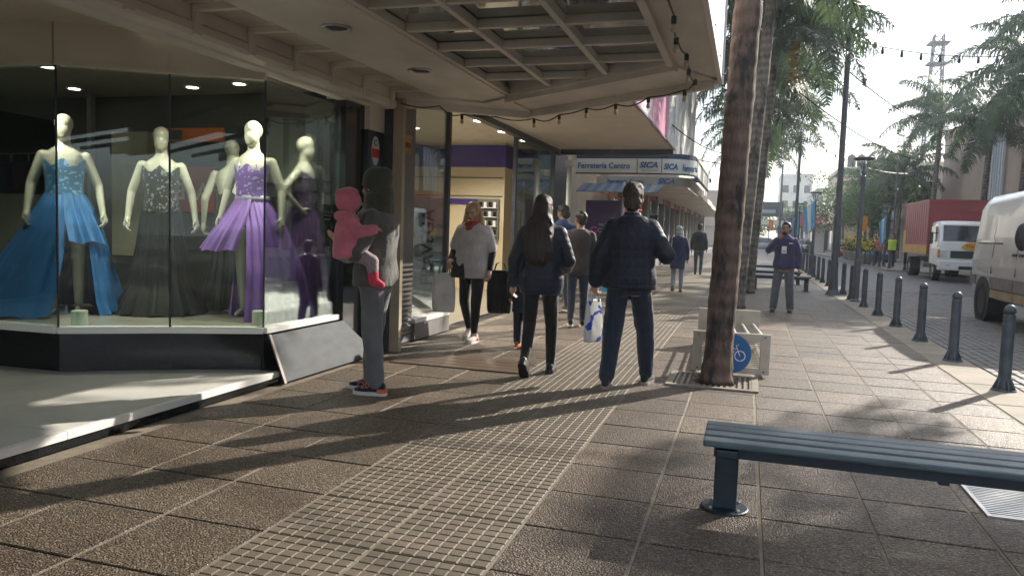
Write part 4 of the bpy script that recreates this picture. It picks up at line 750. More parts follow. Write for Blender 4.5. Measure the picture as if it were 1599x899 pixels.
# far billboard gantry, signs
gb=thing('billboard','dark blue billboard on posts far down the pavement','billboard',(.5,68,0)); MB().box((0,0,3.2),(2.2,.15,4.45)).build('panel',mat('bill_dark',(.03,.05,.08),rough=.4),gb); MB().box((.1,-.01,3.5),(1.6,-.002,3.8)).build('print_band',mat('bill_print',(.25,.3,.36)),gb)
for x in (.2,2.0): MB().tube([(x,.07,0),(x,.07,3.2)],.06,8).build('post',M_POLE,gb)
MB().box((-.1,.3,2.55),(2.6,2.6,2.9)).build('shelter_roof',M_WHITE,gb)
rs=thing('red_sign','red sign with white oval emblem far down the street','sign',(5.2,88,0)); MB().box((0,0,3.0),(2.9,.1,4.2)).build('panel',mat('sign_red2',(.45,.05,.06),rough=.5),rs); MB().box((.2,.05,0),(.35,.2,3)).build('post',M_POLE,rs); MB().box((2.6,.05,0),(2.75,.2,3)).build('post',M_POLE,rs); MB().loft([[(1.6+.95*math.cos(t*.35),y,3.6+.38*math.sin(t*.35)) for t in range(18)] for y in (-.02,-.005)]).build('oval',M_WHITE,rs)
MB().loft([[(1.6+.8*math.cos(t*.35),y,3.6+.28*math.sin(t*.35)) for t in range(18)] for y in (-.03,-.021)]).build('oval_core',mat('sign_red3',(.5,.04,.05)),rs)
ds=thing('navy_sign','dark navy shopfront sign far down the street','sign',(3.0,86,0)); MB().box((0,0,1.6),(2.0,.2,3.6)).build('panel',mat('navy_panel',(.02,.035,.08),rough=.4),ds); MB().box((.3,-.02,2.6),(1.6,-.004,2.9)).build('print_band',M_WHITE,ds); MB().box((.2,.02,0),(.4,.18,1.6)).build('post',M_POLE,ds); MB().box((1.6,.02,0),(1.8,.18,1.6)).build('post',M_POLE,ds)
for k,(x,y) in enumerate([(3.95,62),(5.9,60),(6.5,50.5),(1.6,66)]):
    o_=thing('traffic_marker','small orange hanging banner, %s of four along the street'%(['first','second','third','last'][k]),'banner',(x,y,0),0,'orange hanging banners'); MB().tube([(0,0,0),(0,0,3.2)],.035,8).build('post',M_POLE,o_); MB().box((-.02,-.03,2.0),(.34,.03,2.9)).build('banner',mat('orange',(.62,.22,.03),rough=.6),o_)
# ================================================================ VEHICLES
M_TYRE=mat('tyre',(.018,.018,.018),rough=.85,var=.3,scale=20); M_RIM=mat('rim',(.48,.47,.45),rough=.45,metal=.6,var=.2,scale=10); M_CARG=mat('car_glass',(.015,.018,.02),rough=.05,spec=.8); M_PLAST=mat('black_plastic',(.03,.03,.032),rough=.6)
def wheel(par,x,y,r,w=.2,side=1):
    t=MB().loft([[(x+dx*side,y+rr*math.cos(k*math.pi/14),r+rr*math.sin(k*math.pi/14)) for k in range(28)] for dx,rr in [(-w,r*.9),(-w+.02,r),(-.03,r),(0,r*.93),(.0,r*.66),(-.03,r*.62)]]).build('wheel',M_TYRE,par)
    MB().loft([[(x+dx*side,y+rr*math.cos(k*math.pi/10),r+rr*math.sin(k*math.pi/10)) for k in range(20)] for dx,rr in [(-.035,r*.62),(-.02,r*.6),(-.05,r*.45),(-.02,r*.2),(-.018,r*.05)]]).build('rim',M_RIM,t)
    for k in range(6): 
        a=k*math.pi/3; MB().loft([[(x+dx*side,y+r*.33*math.cos(a)+.045*r*2*math.cos(q*1.05),r+r*.33*math.sin(a)+.045*r*2*math.sin(q*1.05)) for q in range(6)] for dx in (-.06,-.033)]).build('rim_hole',M_TYRE,t)
def sect(y,zb,zt,wb,wm,wt,rt=.12,rb=.08,zm=None):
    """closed cross-section ring, 16 points, at station y"""
    zm=zm or (zb+zt)*.5
    h=[(wb-rb,zb),(wb,zb+rb),(wm,zm),(wt+(wm-wt)*.25,zt-rt*1.6),(wt,zt-rt),(wt-rt*.4,zt-rt*.25),(wt-rt*1.2,zt),(wt*.4,zt+.015)]
    return [(x,y,z) for x,z in h]+[(-x,y,z) for x,z in reversed(h)]
# panel van, nose towards the camera
va=thing('panel_van','silver panel van with black mirror driving past the near bollards','van',(5.08,16.55,0),math.pi)
M_VAN=mat('van_paint',(.66,.65,.63),rough=.32,metal=.25,var=.08,scale=2,coat=.5,detail=8); M_VANREFL=mat('van_reflection',(.36,.28,.16),rough=.5,var=.25,scale=3,detail=8); M_VANL=mat('van_strip',(.20,.19,.18),rough=.5,var=.2)
st_=[(0.0,.50,2.10,.88,.93,.78),(.05,.42,2.20,.93,.97,.82),(.5,.40,2.26,.95,.985,.85),(2.6,.40,2.28,.95,.985,.85),(3.3,.40,2.26,.95,.985,.83),(3.65,.40,2.12,.95,.98,.80),(4.05,.40,1.72,.95,.97,.78),(4.35,.40,1.36,.94,.96,.80),(4.6,.40,1.22,.93,.95,.82),(5.05,.42,1.05,.88,.90,.78),(5.2,.48,.90,.80,.82,.70)]
MB().loft([sect(*q,zm=(1.05 if q[2]>1.4 else .8)) for q in st_]).build('body',M_VAN,va,smooth=True)
for y in (.86,4.22):
    for s_ in (1,-1):
        MB().loft([[(s_*dx,y+.43*math.cos(k*math.pi/14),.36+.43*math.sin(k*math.pi/14)) for k in range(28)] for dx in (.6,.988)]).build('wheel_arch',M_PLAST,va); wheel(va,s_*.998,y,.34,.22,s_)
for s_ in (1,-1):
    X=lambda v:s_*v
    for (ya,yb) in [(1.32,2.55),(2.58,3.72)]: MB().box((min(X(.978),X(1.0)),ya,.60),(max(X(.978),X(1.0)),yb,.80)).build('rub_strip',M_VANL,va,bevel=.006)
    MB().box((min(X(.968),X(.994)),.10,.62),(max(X(.968),X(.994)),.40,.80)).build('rub_strip',M_VANL,va)
    MB().box((min(X(.94),X(.963)),.35,1.37),(max(X(.94),X(.963)),1.75,1.395)).build('slide_rail',M_VANL,va)
    # pressed panels and cab window follow the tumblehome
    def side_quad(nm,pts_,m,off,bv=.006): 
        v=[(X((.985 if z<1.1 else .985-(z-1.1)*.118)+off),y,z) for y,z in pts_]+[(X((.985 if z<1.1 else .985-(z-1.1)*.118)+off-.02),y,z) for y,z in pts_]; n_=len(pts_)
        return MB().add(v,[tuple(range(n_)),tuple(reversed(range(n_,2*n_)))]+[(i,(i+1)%n_,(i+1)%n_+n_,i+n_) for i in range(n_)]).build(nm,m,va,bevel=bv)
    side_quad('lower_reflection',[(1.34,.44),(2.55,.44),(2.55,.585),(1.34,.585)],M_VANREFL,.004,0); side_quad('lower_reflection',[(2.58,.44),(3.70,.44),(3.70,.585),(2.58,.585)],M_VANREFL,.004,0)  # tan reflection on the lower bodywork, painted as coloured panels
    side_quad('pressed_panel',[(.22,1.46),(1.22,1.46),(1.22,1.98),(.22,1.98)],M_VAN,.010); side_quad('pressed_panel',[(1.36,1.46),(2.48,1.46),(2.48,1.98),(1.36,1.98)],M_VAN,.010)
    side_quad('cab_window',[(2.66,1.40),(3.66,1.36),(3.52,1.72),(3.28,1.98),(2.66,1.98)],M_CARG,.012)
    for y in (1.30,2.565,3.73): side_quad('door_gap',[(y-.005,.85),(y+.005,.85),(y+.005,1.2),(y+.005,1.9),(y-.005,1.9),(y-.005,1.2)],M_PLAST,.003,0)
    for y in (2.40,2.72): side_quad('door_handle',[(y,1.18),(y+.16,1.18),(y+.16,1.215),(y,1.215)],M_PLAST,.022)
    MB().ell((X(1.17),3.42,1.48),(.10,.11,.21),12,8).build('mirror',M_PLAST,va,smooth=True); MB().bar((X(.97),3.42,1.38),(X(1.1),3.42,1.40),.05,.06).build('mirror_arm',M_PLAST,va)
    MB().box((min(X(.80),X(.9)),-.012,.95),(max(X(.80),X(.9)),.03,1.45)).build('tail_light',mat('tail_red',(.35,.02,.02),rough=.2),va)
    MB().box((min(X(.55),X(.84)),5.06,.78),(max(X(.55),X(.84)),5.16,.98)).build('headlight',mat('headlight',(.6,.62,.65),rough=.1),va)
MB().add([(-.74,4.36,1.42),(.74,4.36,1.42),(.66,3.72,2.06),(-.66,3.72,2.06)],[(0,1,2,3)]).build('windscreen',M_CARG,va); MB().box((-.5,5.16,.62),(.5,5.215,.85)).build('grille',M_PLAST,va)
# red box truck, cab towards the camera
tk=thing('box_truck','red box truck with white cab parked across the road','truck',(7.55,37.2,0),math.pi)
M_RED=mat('truck_red',(.30,.035,.04),rough=.45,var=.15,scale=1.5,detail=8); M_YEL=mat('truck_yellow',(.55,.27,.03),rough=.5,var=.15,scale=2); M_CABW=mat('cab_white',(.72,.72,.70),rough=.3,var=.06,scale=3,coat=.4)
MB().box((-1.0,0,.95),(1.0,4.6,2.98)).build('cargo_box',M_RED,tk); MB().box((-1.03,-.02,2.981),(1.03,4.63,3.04)).build('roof_rail',M_RED,tk); 
for s_ in (1,-1):
    for k in range(12): MB().box((s_*1.0-.012,.1+k*.40,1.35),(s_*1.0+.012,.15+k*.40,2.96)).build('side_rib',M_RED,tk)
    MB().box((s_*1.004-.012,.0,.951),(s_*1.004+.012,4.6,1.30)).build('yellow_band',M_YEL,tk); MB().box((s_*1.008-.014,.0,1.302),(s_*1.008+.014,.55,1.9)).build('yellow_panel',M_YEL,tk)
MB().box((-1.01,4.601,2.60),(1.01,4.64,2.66)).build('front_rib',M_RED,tk)
MB().box((-.42,.1,.62),(-.30,6.0,.82)).box((.30,.1,.62),(.42,6.0,.82)).build('chassis',M_PLAST,tk)
MB().loft([sect(y,zb,zt,wb,wm,wt,.10,.06,1.2) for y,zb,zt,wb,wm,wt in [(4.72,.62,2.10,.92,.93,.86),(4.8,.58,2.20,.93,.94,.88),(5.6,.55,2.20,.93,.94,.88),(5.92,.52,2.08,.92,.94,.86),(6.18,.50,1.40,.92,.94,.90),(6.24,.48,.9,.90,.93,.90)]]).build('cab',M_CABW,tk,smooth=False)
MB().add([(-.80,6.178,1.48),(.80,6.178,1.48),(.76,5.965,2.04),(-.76,5.965,2.04),(-.80,6.13,1.48),(.80,6.13,1.48),(.76,5.92,2.04),(-.76,5.92,2.04)],[(0,1,2,3),(0,3,7,4),(1,5,6,2),(3,2,6,7),(0,4,5,1)]).build('windscreen',M_CARG,tk)
MB().box((-.55,6.235,.86),(.55,6.262,1.12)).build('grille',M_PLAST,tk); MB().box((-.95,6.16,.42),(.95,6.32,.74)).build('bumper',M_CABW,tk,bevel=.02); MB().box((-.28,6.322,.46),(.28,6.332,.58)).build('air_slot',M_PLAST,tk); MB().box((.42,6.322,.47),(.78,6.332,.58)).build('number_plate',M_WHITE,tk)
for s_ in (1,-1):
    h_=MB().box((s_*.76-.13,6.21,.88),(s_*.76+.13,6.262,1.12)).build('headlight',mat('headlight',(.6,.62,.65),rough=.1),tk); MB().box((s_*.925-.03,6.13,.86),(s_*.925+.03,6.255,1.15)).build('indicator',mat('amber',(.7,.16,.02),rough=.3),tk)
    MB().lathe((s_*.7,6.33,.53),[(.001,0),(.07,.0)],10); MB().box((s_*.62-.07,6.322,.50),(s_*.62+.07,6.33,.6)).build('fog_light',M_PLAST,tk)
    MB().box((s_*1.15-.06,5.95,1.35),(s_*1.15+.06,6.02,1.78)).build('mirror',M_PLAST,tk,bevel=.02); MB().bar((s_*.92,5.95,1.75),(s_*1.15,5.98,1.75),.03,.03).build('mirror_arm',M_PLAST,tk)
    MB().box((s_*.945-.008,5.0,1.45),(s_*.945+.008,5.7,2.0)).build('side_window',M_CARG,tk)
    wheel(tk,s_*.93,5.35,.40,.24,s_); wheel(tk,s_*.93,1.0,.40,.40,s_)
    MB().box((s_*.9-.06,.05,.45),(s_*.9+.06,.10,.95)).build('mudguard',M_PLAST,tk)
MB().bar((-.80,6.20,1.46),(.05,6.20,1.46),.012,.02).build('wiper',M_PLAST,tk)
ov=MB().loft([[(-.30+.50*math.cos(t*.2618),y,1.29+.135*math.sin(t*.2618)) for t in range(24)] for y in (6.20,6.258)]).build('oval_decal',mat('decal_yellow',(.75,.36,.02),rough=.4),tk); text('lettering','Trans',mat('ink_red',(.45,.03,.02)),ov,(.10,6.262,1.24),.18,(R(90),0,R(180)),shear=.2)
# distant cars
def car(label,loc,rz,c,i):
    t=thing('car',label,'car',loc,rz,'distant cars'); m=mat('car%d'%i,c,rough=.3,metal=.3,coat=.5,var=.05)
    MB().loft([sect(y,zb,zt,wb,wb+.03,wt,.06,.06) for y,zb,zt,wb,wt in [(0,.35,.82,.70,.62),(.1,.25,.95,.80,.70),(1.0,.22,1.0,.82,.74),(3.0,.22,.98,.82,.74),(3.9,.25,.82,.80,.68),(4.15,.32,.66,.68,.58)]]).build('body',m,t,smooth=True)
    MB().loft([sect(y,.9,zt,.74,.73,wt,.08,.05,1.1) for y,zt,wt in [(.35,1.0,.62),(.9,1.38,.60),(1.9,1.44,.60),(2.4,1.40,.60),(3.15,1.0,.64)]]).build('cabin',M_CARG,t,smooth=True); MB().loft([sect(y,1.38,zt,.56,.57,.54,.03,.02) for y,zt in [(.95,1.42),(1.9,1.47),(2.35,1.44)]]).build('roof',m,t)
    for s_ in (1,-1):
        for y in (.75,3.3): wheel(t,s_*.83,y,.30,.18,s_)
        MB().box((s_*.62-.12,4.02,.62),(s_*.62+.12,4.10,.74)).build('headlight',mat('headlight',(.6,.62,.65),rough=.1),t)
    return t
car('silver car far down the road behind the purple sweater man',(1.2+2.2,76,0),math.pi,(.55,.56,.57),0); car('dark car far down the road left of the bollards',(4.9,74,0),math.pi-.2,(.05,.06,.07),1); car('grey car crossing far down the street',(3.2,84,0),R(90),(.2,.22,.24),2); car('blue car parked behind the yellow flower planters',(7.6,56,0),math.pi,(.06,.12,.22),3); car('dark red car parked far across the road',(7.4,66,0),math.pi,(.25,.04,.04),4)
# flower planters
for k,(x,y) in enumerate([(6.55,50.0),(6.6,53.5),(6.45,47.6),(6.7,57)]):
    p=thing('flower_planter','concrete planter with yellow flowers across the road, %s from the truck'%(['second','third','first','fourth'][k]),'planter',(x,y,.1),0,'yellow flower planters'); rnd=random.Random(k); MB().lathe((0,0,0),[(.30,0),(.42,.5),(.44,.55),(.38,.56)],14).build('pot',mat('pot_grey',(.22,.21,.20),rough=.8),p)
    for nm,m_,nn,sp_,s0 in [('leaves',M_LEAF,200,.42,.09),('blossoms',mat('yellow_bloom',(.70,.52,.03),rough=.7,var=.2),150,.5,.07)]:
        mb=MB()
        for q in range(nn):
            c=Vector((rnd.gauss(0,sp_*.6),rnd.gauss(0,sp_*.6),.7+abs(rnd.gauss(0,.32))+(.12 if nm=='blossoms' else 0))); a=Vector((rnd.gauss(0,1),rnd.gauss(0,1),rnd.gauss(0,1))).normalized()*s0; b=a.cross(Vector((rnd.gauss(0,1),rnd.gauss(0,1),rnd.gauss(0,1)))).normalized()*s0*.7; mb.add([c-a,c-b,c+a,c+b],[(0,1,2,3)])
        mb.build(nm,m_,p,fix=False)
# ================================================================ PEOPLE
J0=dict(pel=(0,0,.95),neck=(0,-.01,1.475),head=(0,.02,1.63),
 shl=(-.165,-.01,1.385),shr=(.165,-.01,1.385),ell=(-.235,-.03,1.13),elr=(.235,-.03,1.13),wrl=(-.245,.05,.89),wrr=(.245,.05,.89),
 hipl=(-.09,0,.90),hipr=(.09,0,.90),knl=(-.10,.02,.49),knr=(.10,.02,.49),anl=(-.10,-.02,.085),anr=(.10,-.02,.085))
def cloth_mat(name,c,rough=.85,var=.22,weave=38,bump=.55,sheen=.3,scale=7): return mat(name,c,rough=rough,var=var,scale=scale,bump=bump,bscale=weave,objc=True,sheen=sheen,spec=.3)
def skin_mat(name,c):
    m=mat(name,c,rough=.5,var=.10,scale=14,objc=True,spec=.4); b=m.node_tree.nodes['Principled BSDF']; b.inputs['Subsurface Weight'].default_value=.08; b.inputs['Subsurface Radius'].default_value=(.01,.004,.002); return m
M_SK=skin_mat('skin_light',(.56,.35,.25)); M_SK2=skin_mat('skin_tan',(.34,.195,.13)); M_MANN=mat('mannequin_cream',(.56,.53,.43),rough=.35,var=.05,scale=3,objc=True,spec=.5)
def V3(p): return Vector(p)
def torso(mb,J,k=1.0,z0=.80,infl=0,top=True,n=20,wide=1.0,belly=0):
    P=V3(J['pel']); N=V3(J['neck'])
    prof=[(.80,.15,.11),(.88,.172,.122),(.96,.172,.125),(1.04,.155,.115),(1.12,.148,.110),(1.20,.155,.115),(1.28,.168,.122),(1.35,.175,.118),(1.40,.170,.105),(1.435,.135,.09),(1.465,.085,.07),(1.49,.06,.058)]
    rings=[]
    zs=[q for q in prof if q[0]>z0]
    q0=np.interp(z0,[q[0] for q in prof],[q[1] for q in prof]),np.interp(z0,[q[0] for q in prof],[q[2] for q in prof])
    zs=[(z0,)+tuple(map(float,q0))]+zs
    if not top: zs=[q for q in zs if q[0]<=1.45]
    for z,rx,ry in zs:
        t=(z-.95)/(1.475-.95); c=P.lerp(N,t); fx=rx*wide+infl; fy=ry*(1+.0)+infl*.9; yb=belly*math.exp(-((z-1.08)/.14)**2)
        rings.append([(c.x+fx*math.copysign(abs(math.cos(a))**.85,math.cos(a)),c.y+.01+(fy+(yb if math.sin(a)>0 else 0))*math.copysign(abs(math.sin(a))**.9,math.sin(a)),c.z) for a in [2*math.pi*i/n for i in range(n)]])
    mb.loft(rings)
def hand(mb,w,d,nrm,side,curl=.5,s=1.0):
    """w wrist, d pointing to the fingers, nrm palm normal; four unequal fingers and a thumb"""
    w=V3(w); d=V3(d).normalized(); nrm=V3(nrm); nrm=(nrm-d*nrm.dot(d)).normalized(); a=d.cross(nrm).normalized()*side
    mb.cap(w,w+d*.075*s,.026*s,.034*s,8); mb.cap(w+d*.03*s-a*.018*s,w+d*.08*s-a*.022*s,.018*s,.017*s,8); mb.cap(w+d*.03*s+a*.018*s,w+d*.08*s+a*.024*s,.018*s,.017*s,8)
    for k,L in enumerate((.072,.082,.078,.060)):
        o=w+d*.088*s+a*(.033-.022*k)*s; t1=(d*math.cos(curl*.7)+nrm*math.sin(curl*.7)); t2=(d*math.cos(curl*1.9)+nrm*math.sin(curl*1.9)); p1=o+t1*L*.5*s; mb.cap(o,p1,.0095*s,.009*s,7); mb.cap(p1,p1+t2*L*.5*s,.009*s,.0075*s,7)
    o=w+d*.03*s+a*.03*s; t1=(a*.75+d*.7+nrm*.3).normalized(); p1=o+t1*.045*s; mb.cap(o,p1,.014*s,.011*s,7); mb.cap(p1,p1+(d*.9+nrm*.35).normalized()*.035*s,.011*s,.008*s,7)
def headrot(J): 
    return Matrix.Rotation(J.get('hyaw',0),3,'Z')@Matrix.Rotation(J.get('hpitch',0),3,'X')
def head(mb,J,face=True,s=1.0):
    c=V3(J['head']); M=headrot(J); L=lambda x,y,z:c+M@Vector((x*s,y*s,z*s)); rot=M
    mb.ell(L(0,-.012,.035),(.076*s,.094*s,.088*s),14,10,rot); mb.ell(L(0,.018,-.03),(.062*s,.072*s,.085*s),14,10,rot); mb.ell(L(0,.045,-.075),(.038*s,.038*s,.034*s),10,8,rot)
    mb.cap(V3(J['neck'])-Vector((0,0,.04)),L(0,-.012,-.06),.056*s,.052*s,12)
    if face:
        mb.cap(L(0,.083,.012),L(0,.104,-.026),.010*s,.014*s,8); mb.ell(L(0,.080,.030),(.055*s,.018*s,.014*s),10,6,rot)
        for sx in (-1,1):
            mb.ell(L(sx*.078,-.005,-.008),(.012*s,.022*s,.032*s),8,6,rot); mb.ell(L(sx*.040,.062,-.028),(.026*s,.022*s,.024*s),8,6,rot)
        mb.ell(L(0,.080,-.056),(.024*s,.012*s,.008*s),8,6,rot); mb.ell(L(0,.079,-.067),(.021*s,.012*s,.008*s),8,6,rot)
def arm_pts(J,s): return V3(J['sh'+s]),V3(J['el'+s]),V3(J['wr'+s])
def leg_pts(J,s): return V3(J['hip'+s]),V3(J['kn'+s]),V3(J['an'+s])
def ruffle(me,amp,freq,seed,stretch=(1,1,1)):
    v=verts(me); n_=normals(me); d=snoise(v,freq,seed,9,stretch)+.5*snoise(v,freq*2.3,seed+1,9,stretch); setverts(me,v+n_*(amp*d)[:,None])
def person(label,loc,rz,h,pose,top,legs,shoes,hair=None,skin=M_SK,vox=.011,wide=1.0,belly=0,face=True,name='person',cat='person',group=None,hcurl=.6,feet=None):
    J=dict(J0); J.update(pose); s=h/1.75
    mb=MB(); torso(mb,J,wide=wide*.94,belly=belly*.8); head(mb,J,face)
    for q,sd_ in (('l',-1),('r',1)):
        a,b,c=arm_pts(J,q); mb.cap(a,b,.050,.040); mb.cap(b,c,.040,.027); hd=J.get('hd'+q,(c-b)); hn=J.get('hn'+q,(-sd_,0,0)); hand(mb,c,hd,hn,-sd_ if False else 1 if V3(hd).cross(V3(hn)).dot(Vector((0,1,0)))>0 else -1,J.get('curl'+q,hcurl))
        a,b,c=leg_pts(J,q); mb.cap(a,b,.080,.055); mb.cap(b,c,.055,.038); f_=V3(J.get('ft'+q,(0,1,-.0))).normalized(); mb.cap(c+Vector((0,0,-.03)),c+f_*.12+Vector((0,0,-.055)),.034,.024)
    me=remesh(mb,vox,3); root=link(name,me,skin,None,True); tag(root,label,cat,group); root.location=loc; root.rotation_euler=(0,0,rz); root.scale=(s,s,s)
    def piece(nm,mb_,m,sm=4,amp=.004,freq=24,seed=1,vx=None,stretch=(1,1,1)):
        me_=remesh(mb_,vx or vox*1.15,sm); 
        if amp: ruffle(me_,amp,freq,seed,stretch)
        return link(nm,me_,m,root,True)
    if top:
        mb=MB(); inf=top.get('infl',.022); torso(mb,J,z0=top.get('hem',.82),infl=inf,wide=wide,belly=belly)
        for q in 'lr':
            a,b,c=arm_pts(J,q); e=c.lerp(b,top.get('cuff',.06)); ai=top.get('arm',.012)
            mb.cap(V3(J['neck'])+Vector((0,0,-.075)),a+Vector((0,0,.012)),.060+inf*.5,.050+ai*.8)
            if top.get('short'): e=a.lerp(b,.75); mb.cap(a,e,.058+ai,.056+ai)
            else: mb.cap(a,b,.055+ai,.046+ai); mb.cap(b,e,.046+ai,.034+ai)
        if top.get('collar'): mb.lathe(V3(J['neck'])+Vector((0,.0,-.02)),[(.085,0),(.078,.04),(.072,.07)],14)
        t_=piece(top.get('name','jacket'),mb,top['mat'],amp=top.get('amp',.005),freq=top.get('freq',24),seed=int(abs(loc[0])*100)+3,stretch=top.get('stretch',(1,1,1)))
        if top.get('quilt'):
            v=verts(t_.data); n_=normals(t_.data); setverts(t_.data,v+n_*(.0030*(np.abs(np.sin(v[:,2]*math.pi/top['quilt']))**.5-.5))[:,None])
    if legs:
        mb=MB(); li=legs.get('infl',.012); P=V3(J['pel']); N=V3(J['neck']); 
        mb.loft([[( (P.x)+ (rx*wide+li)*math.cos(a),P.y+.005+(ry+li)*math.sin(a),z) for a in [2*math.pi*i/18 for i in range(18)]] for z,rx,ry in [(.80,.10,.09),(.86,.165,.115),(.95,.17,.122),(1.02,.155,.115)]])
        for q in 'lr':
            a,b,c=leg_pts(J,q); e=b.lerp(c,legs.get('len',.97)); mb.cap(a,b,.088+li*.6,.060+li); mb.cap(b,e,.060+li,legs.get('cuff',.042)+li)
        piece('trousers',mb,legs['mat'],amp=legs.get('amp',.004),freq=legs.get('freq',22),seed=int(abs(loc[1])*100)+5,stretch=(1,1,legs.get('vs',1.6)))
    if shoes:
        for q in 'lr':
            c=V3(J['an'+q]); f_=V3(J.get('ft'+q,(0,1,0))).normalized(); sdv=f_.cross(Vector((0,0,1))).normalized(); up=sdv.cross(f_).normalized()
            def ring(t,w,hh,z0): return [c+f_*t+sdv*(w*math.cos(a))+up*(z0+hh*(.5+.5*math.sin(a))) for a in [2*math.pi*i/14 for i in range(14)]]
            mb=MB(); z=-.085
            mb.loft([ring(-.075,.012,.03,z+.02),ring(-.07,.030,.085,z+.012),ring(-.03,.040,.115,z+.01),ring(.02,.041,.10,z+.01),ring(.08,.046,.072,z+.01),ring(.14,.043,.055,z+.01),ring(.175,.025,.042,z+.012),ring(.185,.008,.02,z+.02)])
            mb.cap(c+up*(-.01),c+up*shoes.get('shaft',.02),.045,.046)
            sh_=link('shoe',remesh(mb,.008,3),shoes['mat'],root,True)
            so=MB(); so.loft([[c+f_*t+sdv*w*sg+up*zz for sg,zz in ((-1,z-.001),(1,z-.001),(1,z+.022+shoes.get('sole',0)),(-1,z+.022+shoes.get('sole',0)))] for t,w in [(-.085,.022),(-.06,.040),(.0,.042),(.08,.050),(.15,.042),(.19,.018)]]); so.build('sole',shoes.get('smat',M_BLK),sh_)
            if shoes.get('accent'): 
                MB().loft([[c+f_*t+sdv*w*sg+up*zz for sg,zz in ((-1,z+.024),(1,z+.024),(1,z+.055),(-1,z+.055))] for t,w in [(-.088,.020),(-.06,.044),(-.02,.046)]]).build('heel_patch',shoes['accent'],sh_)
    if hair:
        c=V3(J['head']); M=headrot(J); L=lambda x,y,z:c+M@Vector((x,y,z)); k=hair['kind']; mb=MB()
        if k in ('short','curly'): mb.ell(L(0,-.026,.045),(.091,.104,.093),14,10,M); mb.ell(L(0,-.064,-.03),(.080,.066,.085),12,8,M); mb.ell(L(0,.03,.10),(.065,.06,.035),12,8,M)
        if k=='curly': mb.ell(L(0,-.01,.085),(.09,.10,.07),12,8,M)
        if k=='long':
            mb.ell(L(0,-.022,.045),(.088,.10,.088),14,10,M); mb.loft([[ (q.x+rx*math.cos(a),q.y+ry*math.sin(a),q.z) for a in [2*math.pi*i/16 for i in range(16)]] for q,rx,ry in [(L(0,-.05,.05),.092,.08),(L(0,-.075,-.06),.108,.075),(L(0,-.13,-.16),.138,.080),(L(.0,-.185,-.28),.155,.070),(L(.01,-.205,-.42),.150,.060),(L(.015,-.205,-.50),.12,.045),(L(.02,-.185,-.56),.06,.02)]])
        if k=='sides':
            mb.ell(L(0,-.03,.05),(.086,.096,.085),14,10,M)
            for sx in (-1,1): mb.tube([L(sx*.055,.0,.08),L(sx*.092,-.02,.0),L(sx*.112,-.01,-.10),L(sx*.135,.03,-.19),L(sx*.145,.06,-.27),L(sx*.145,.08,-.33)],[.03,.030,.036,.04,.035,.012],10)
            mb.tube([L(0,-.07,.05),L(0,-.09,-.1),L(0,-.10,-.25)],[.06,.07,.04],10)
        if k=='bob': mb.ell(L(0,-.025,.04),(.094,.105,.095),14,10,M); mb.ell(L(0,-.045,-.06),(.09,.075,.09),12,8,M)
        if k=='bun': mb.ell(L(0,-.022,.045),(.088,.10,.09),14,10,M); mb.ell(L(0,-.06,-.02),(.075,.06,.08),12,8,M); mb.ell(L(0,-.12,.03),(.05,.05,.06),10,8,M)
        if k=='hood':
            mb.ell(L(0,-.03,.045),(.108,.132,.120),16,10,M); mb.ell(L(0,-.085,.075),(.07,.085,.085),12,8,M); mb.ell(L(0,-.075,-.06),(.105,.095,.13),14,8,M); mb.loft([[(q.x+rx*math.cos(a),q.y+ry*math.sin(a),q.z) for a in [2*math.pi*i/16 for i in range(16)]] for q,rx,ry in [(L(0,-.04,-.05),.10,.105),(L(0,-.04,-.14),.125,.12),(L(0,-.035,-.20),.165,.125),(L(0,-.03,-.26),.18,.11)]])
        me_=remesh(mb,vox,3); v=verts(me_); n_=normals(me_)
        if k in ('long','sides'): d=.010*snoise(v,80,5,12,(1,1,.08))+.006*snoise(v,170,9,12,(1,1,.06))
        elif k=='curly': d=.011*snoise(v,85,5,14)+.005*snoise(v,190,6,14)
        elif k=='hood': d=.006*snoise(v,26,5,9)+.003*snoise(v,60,7,9)
        else: d=.003*snoise(v,90,5,12,(1,1,.4))
        setverts(me_,v+n_*d[:,None])
        if k=='hood' and vox<.012:
            bm=bmesh.new(); bm.from_mesh(me_); Mi_=M.inverted(); bmesh.ops.delete(bm,geom=[q for q in bm.verts if (Mi_@(q.co-c)).y>.055 and abs((Mi_@(q.co-c)).x)<.075 and -.13<(Mi_@(q.co-c)).z<.09],context='VERTS'); bm.to_mesh(me_); bm.free()
        if k not in('hood',):
            # clear the face: pull hair that lies in front of the face back into the skull
            v=verts(me_); Mi=np.array(M.inverted()); loc_=(v-np.array(c))@Mi.T; bad=(loc_[:,1]>.055)&(np.abs(loc_[:,0])<.062)&(loc_[:,2]<.075)&(loc_[:,2]>-.12); v[bad]-=(np.array(M@Vector((0,1,0)))*((loc_[bad,1]-.05)[:,None])); setverts(me_,v)
        link('hood' if k=='hood' else 'hair',me_,hair['mat'],root,True)
    if face and hair and hair['kind']!='hood':
        c=V3(J['head']); M=headrot(J); L=lambda x,y,z:c+M@Vector((x,y,z))
        for sx in (-1,1):
            MB().ell(L(sx*.031,.078,.006),(.013,.008,.0055),8,6,M).build('eye',mat('eye_dark',(.03,.022,.018),rough=.2),root,True); MB().cap(L(sx*.018,.0905,.030),L(sx*.048,.082,.030),.0045,.003,6).build('eyebrow',hair.get('brow',hair['mat']),root)
        MB().cap(L(-.019,.089,-.062),L(.019,.089,-.062),.006,.006,6).build('lips',mat('lips',(.36,.13,.11),rough=.4),root)
    return root
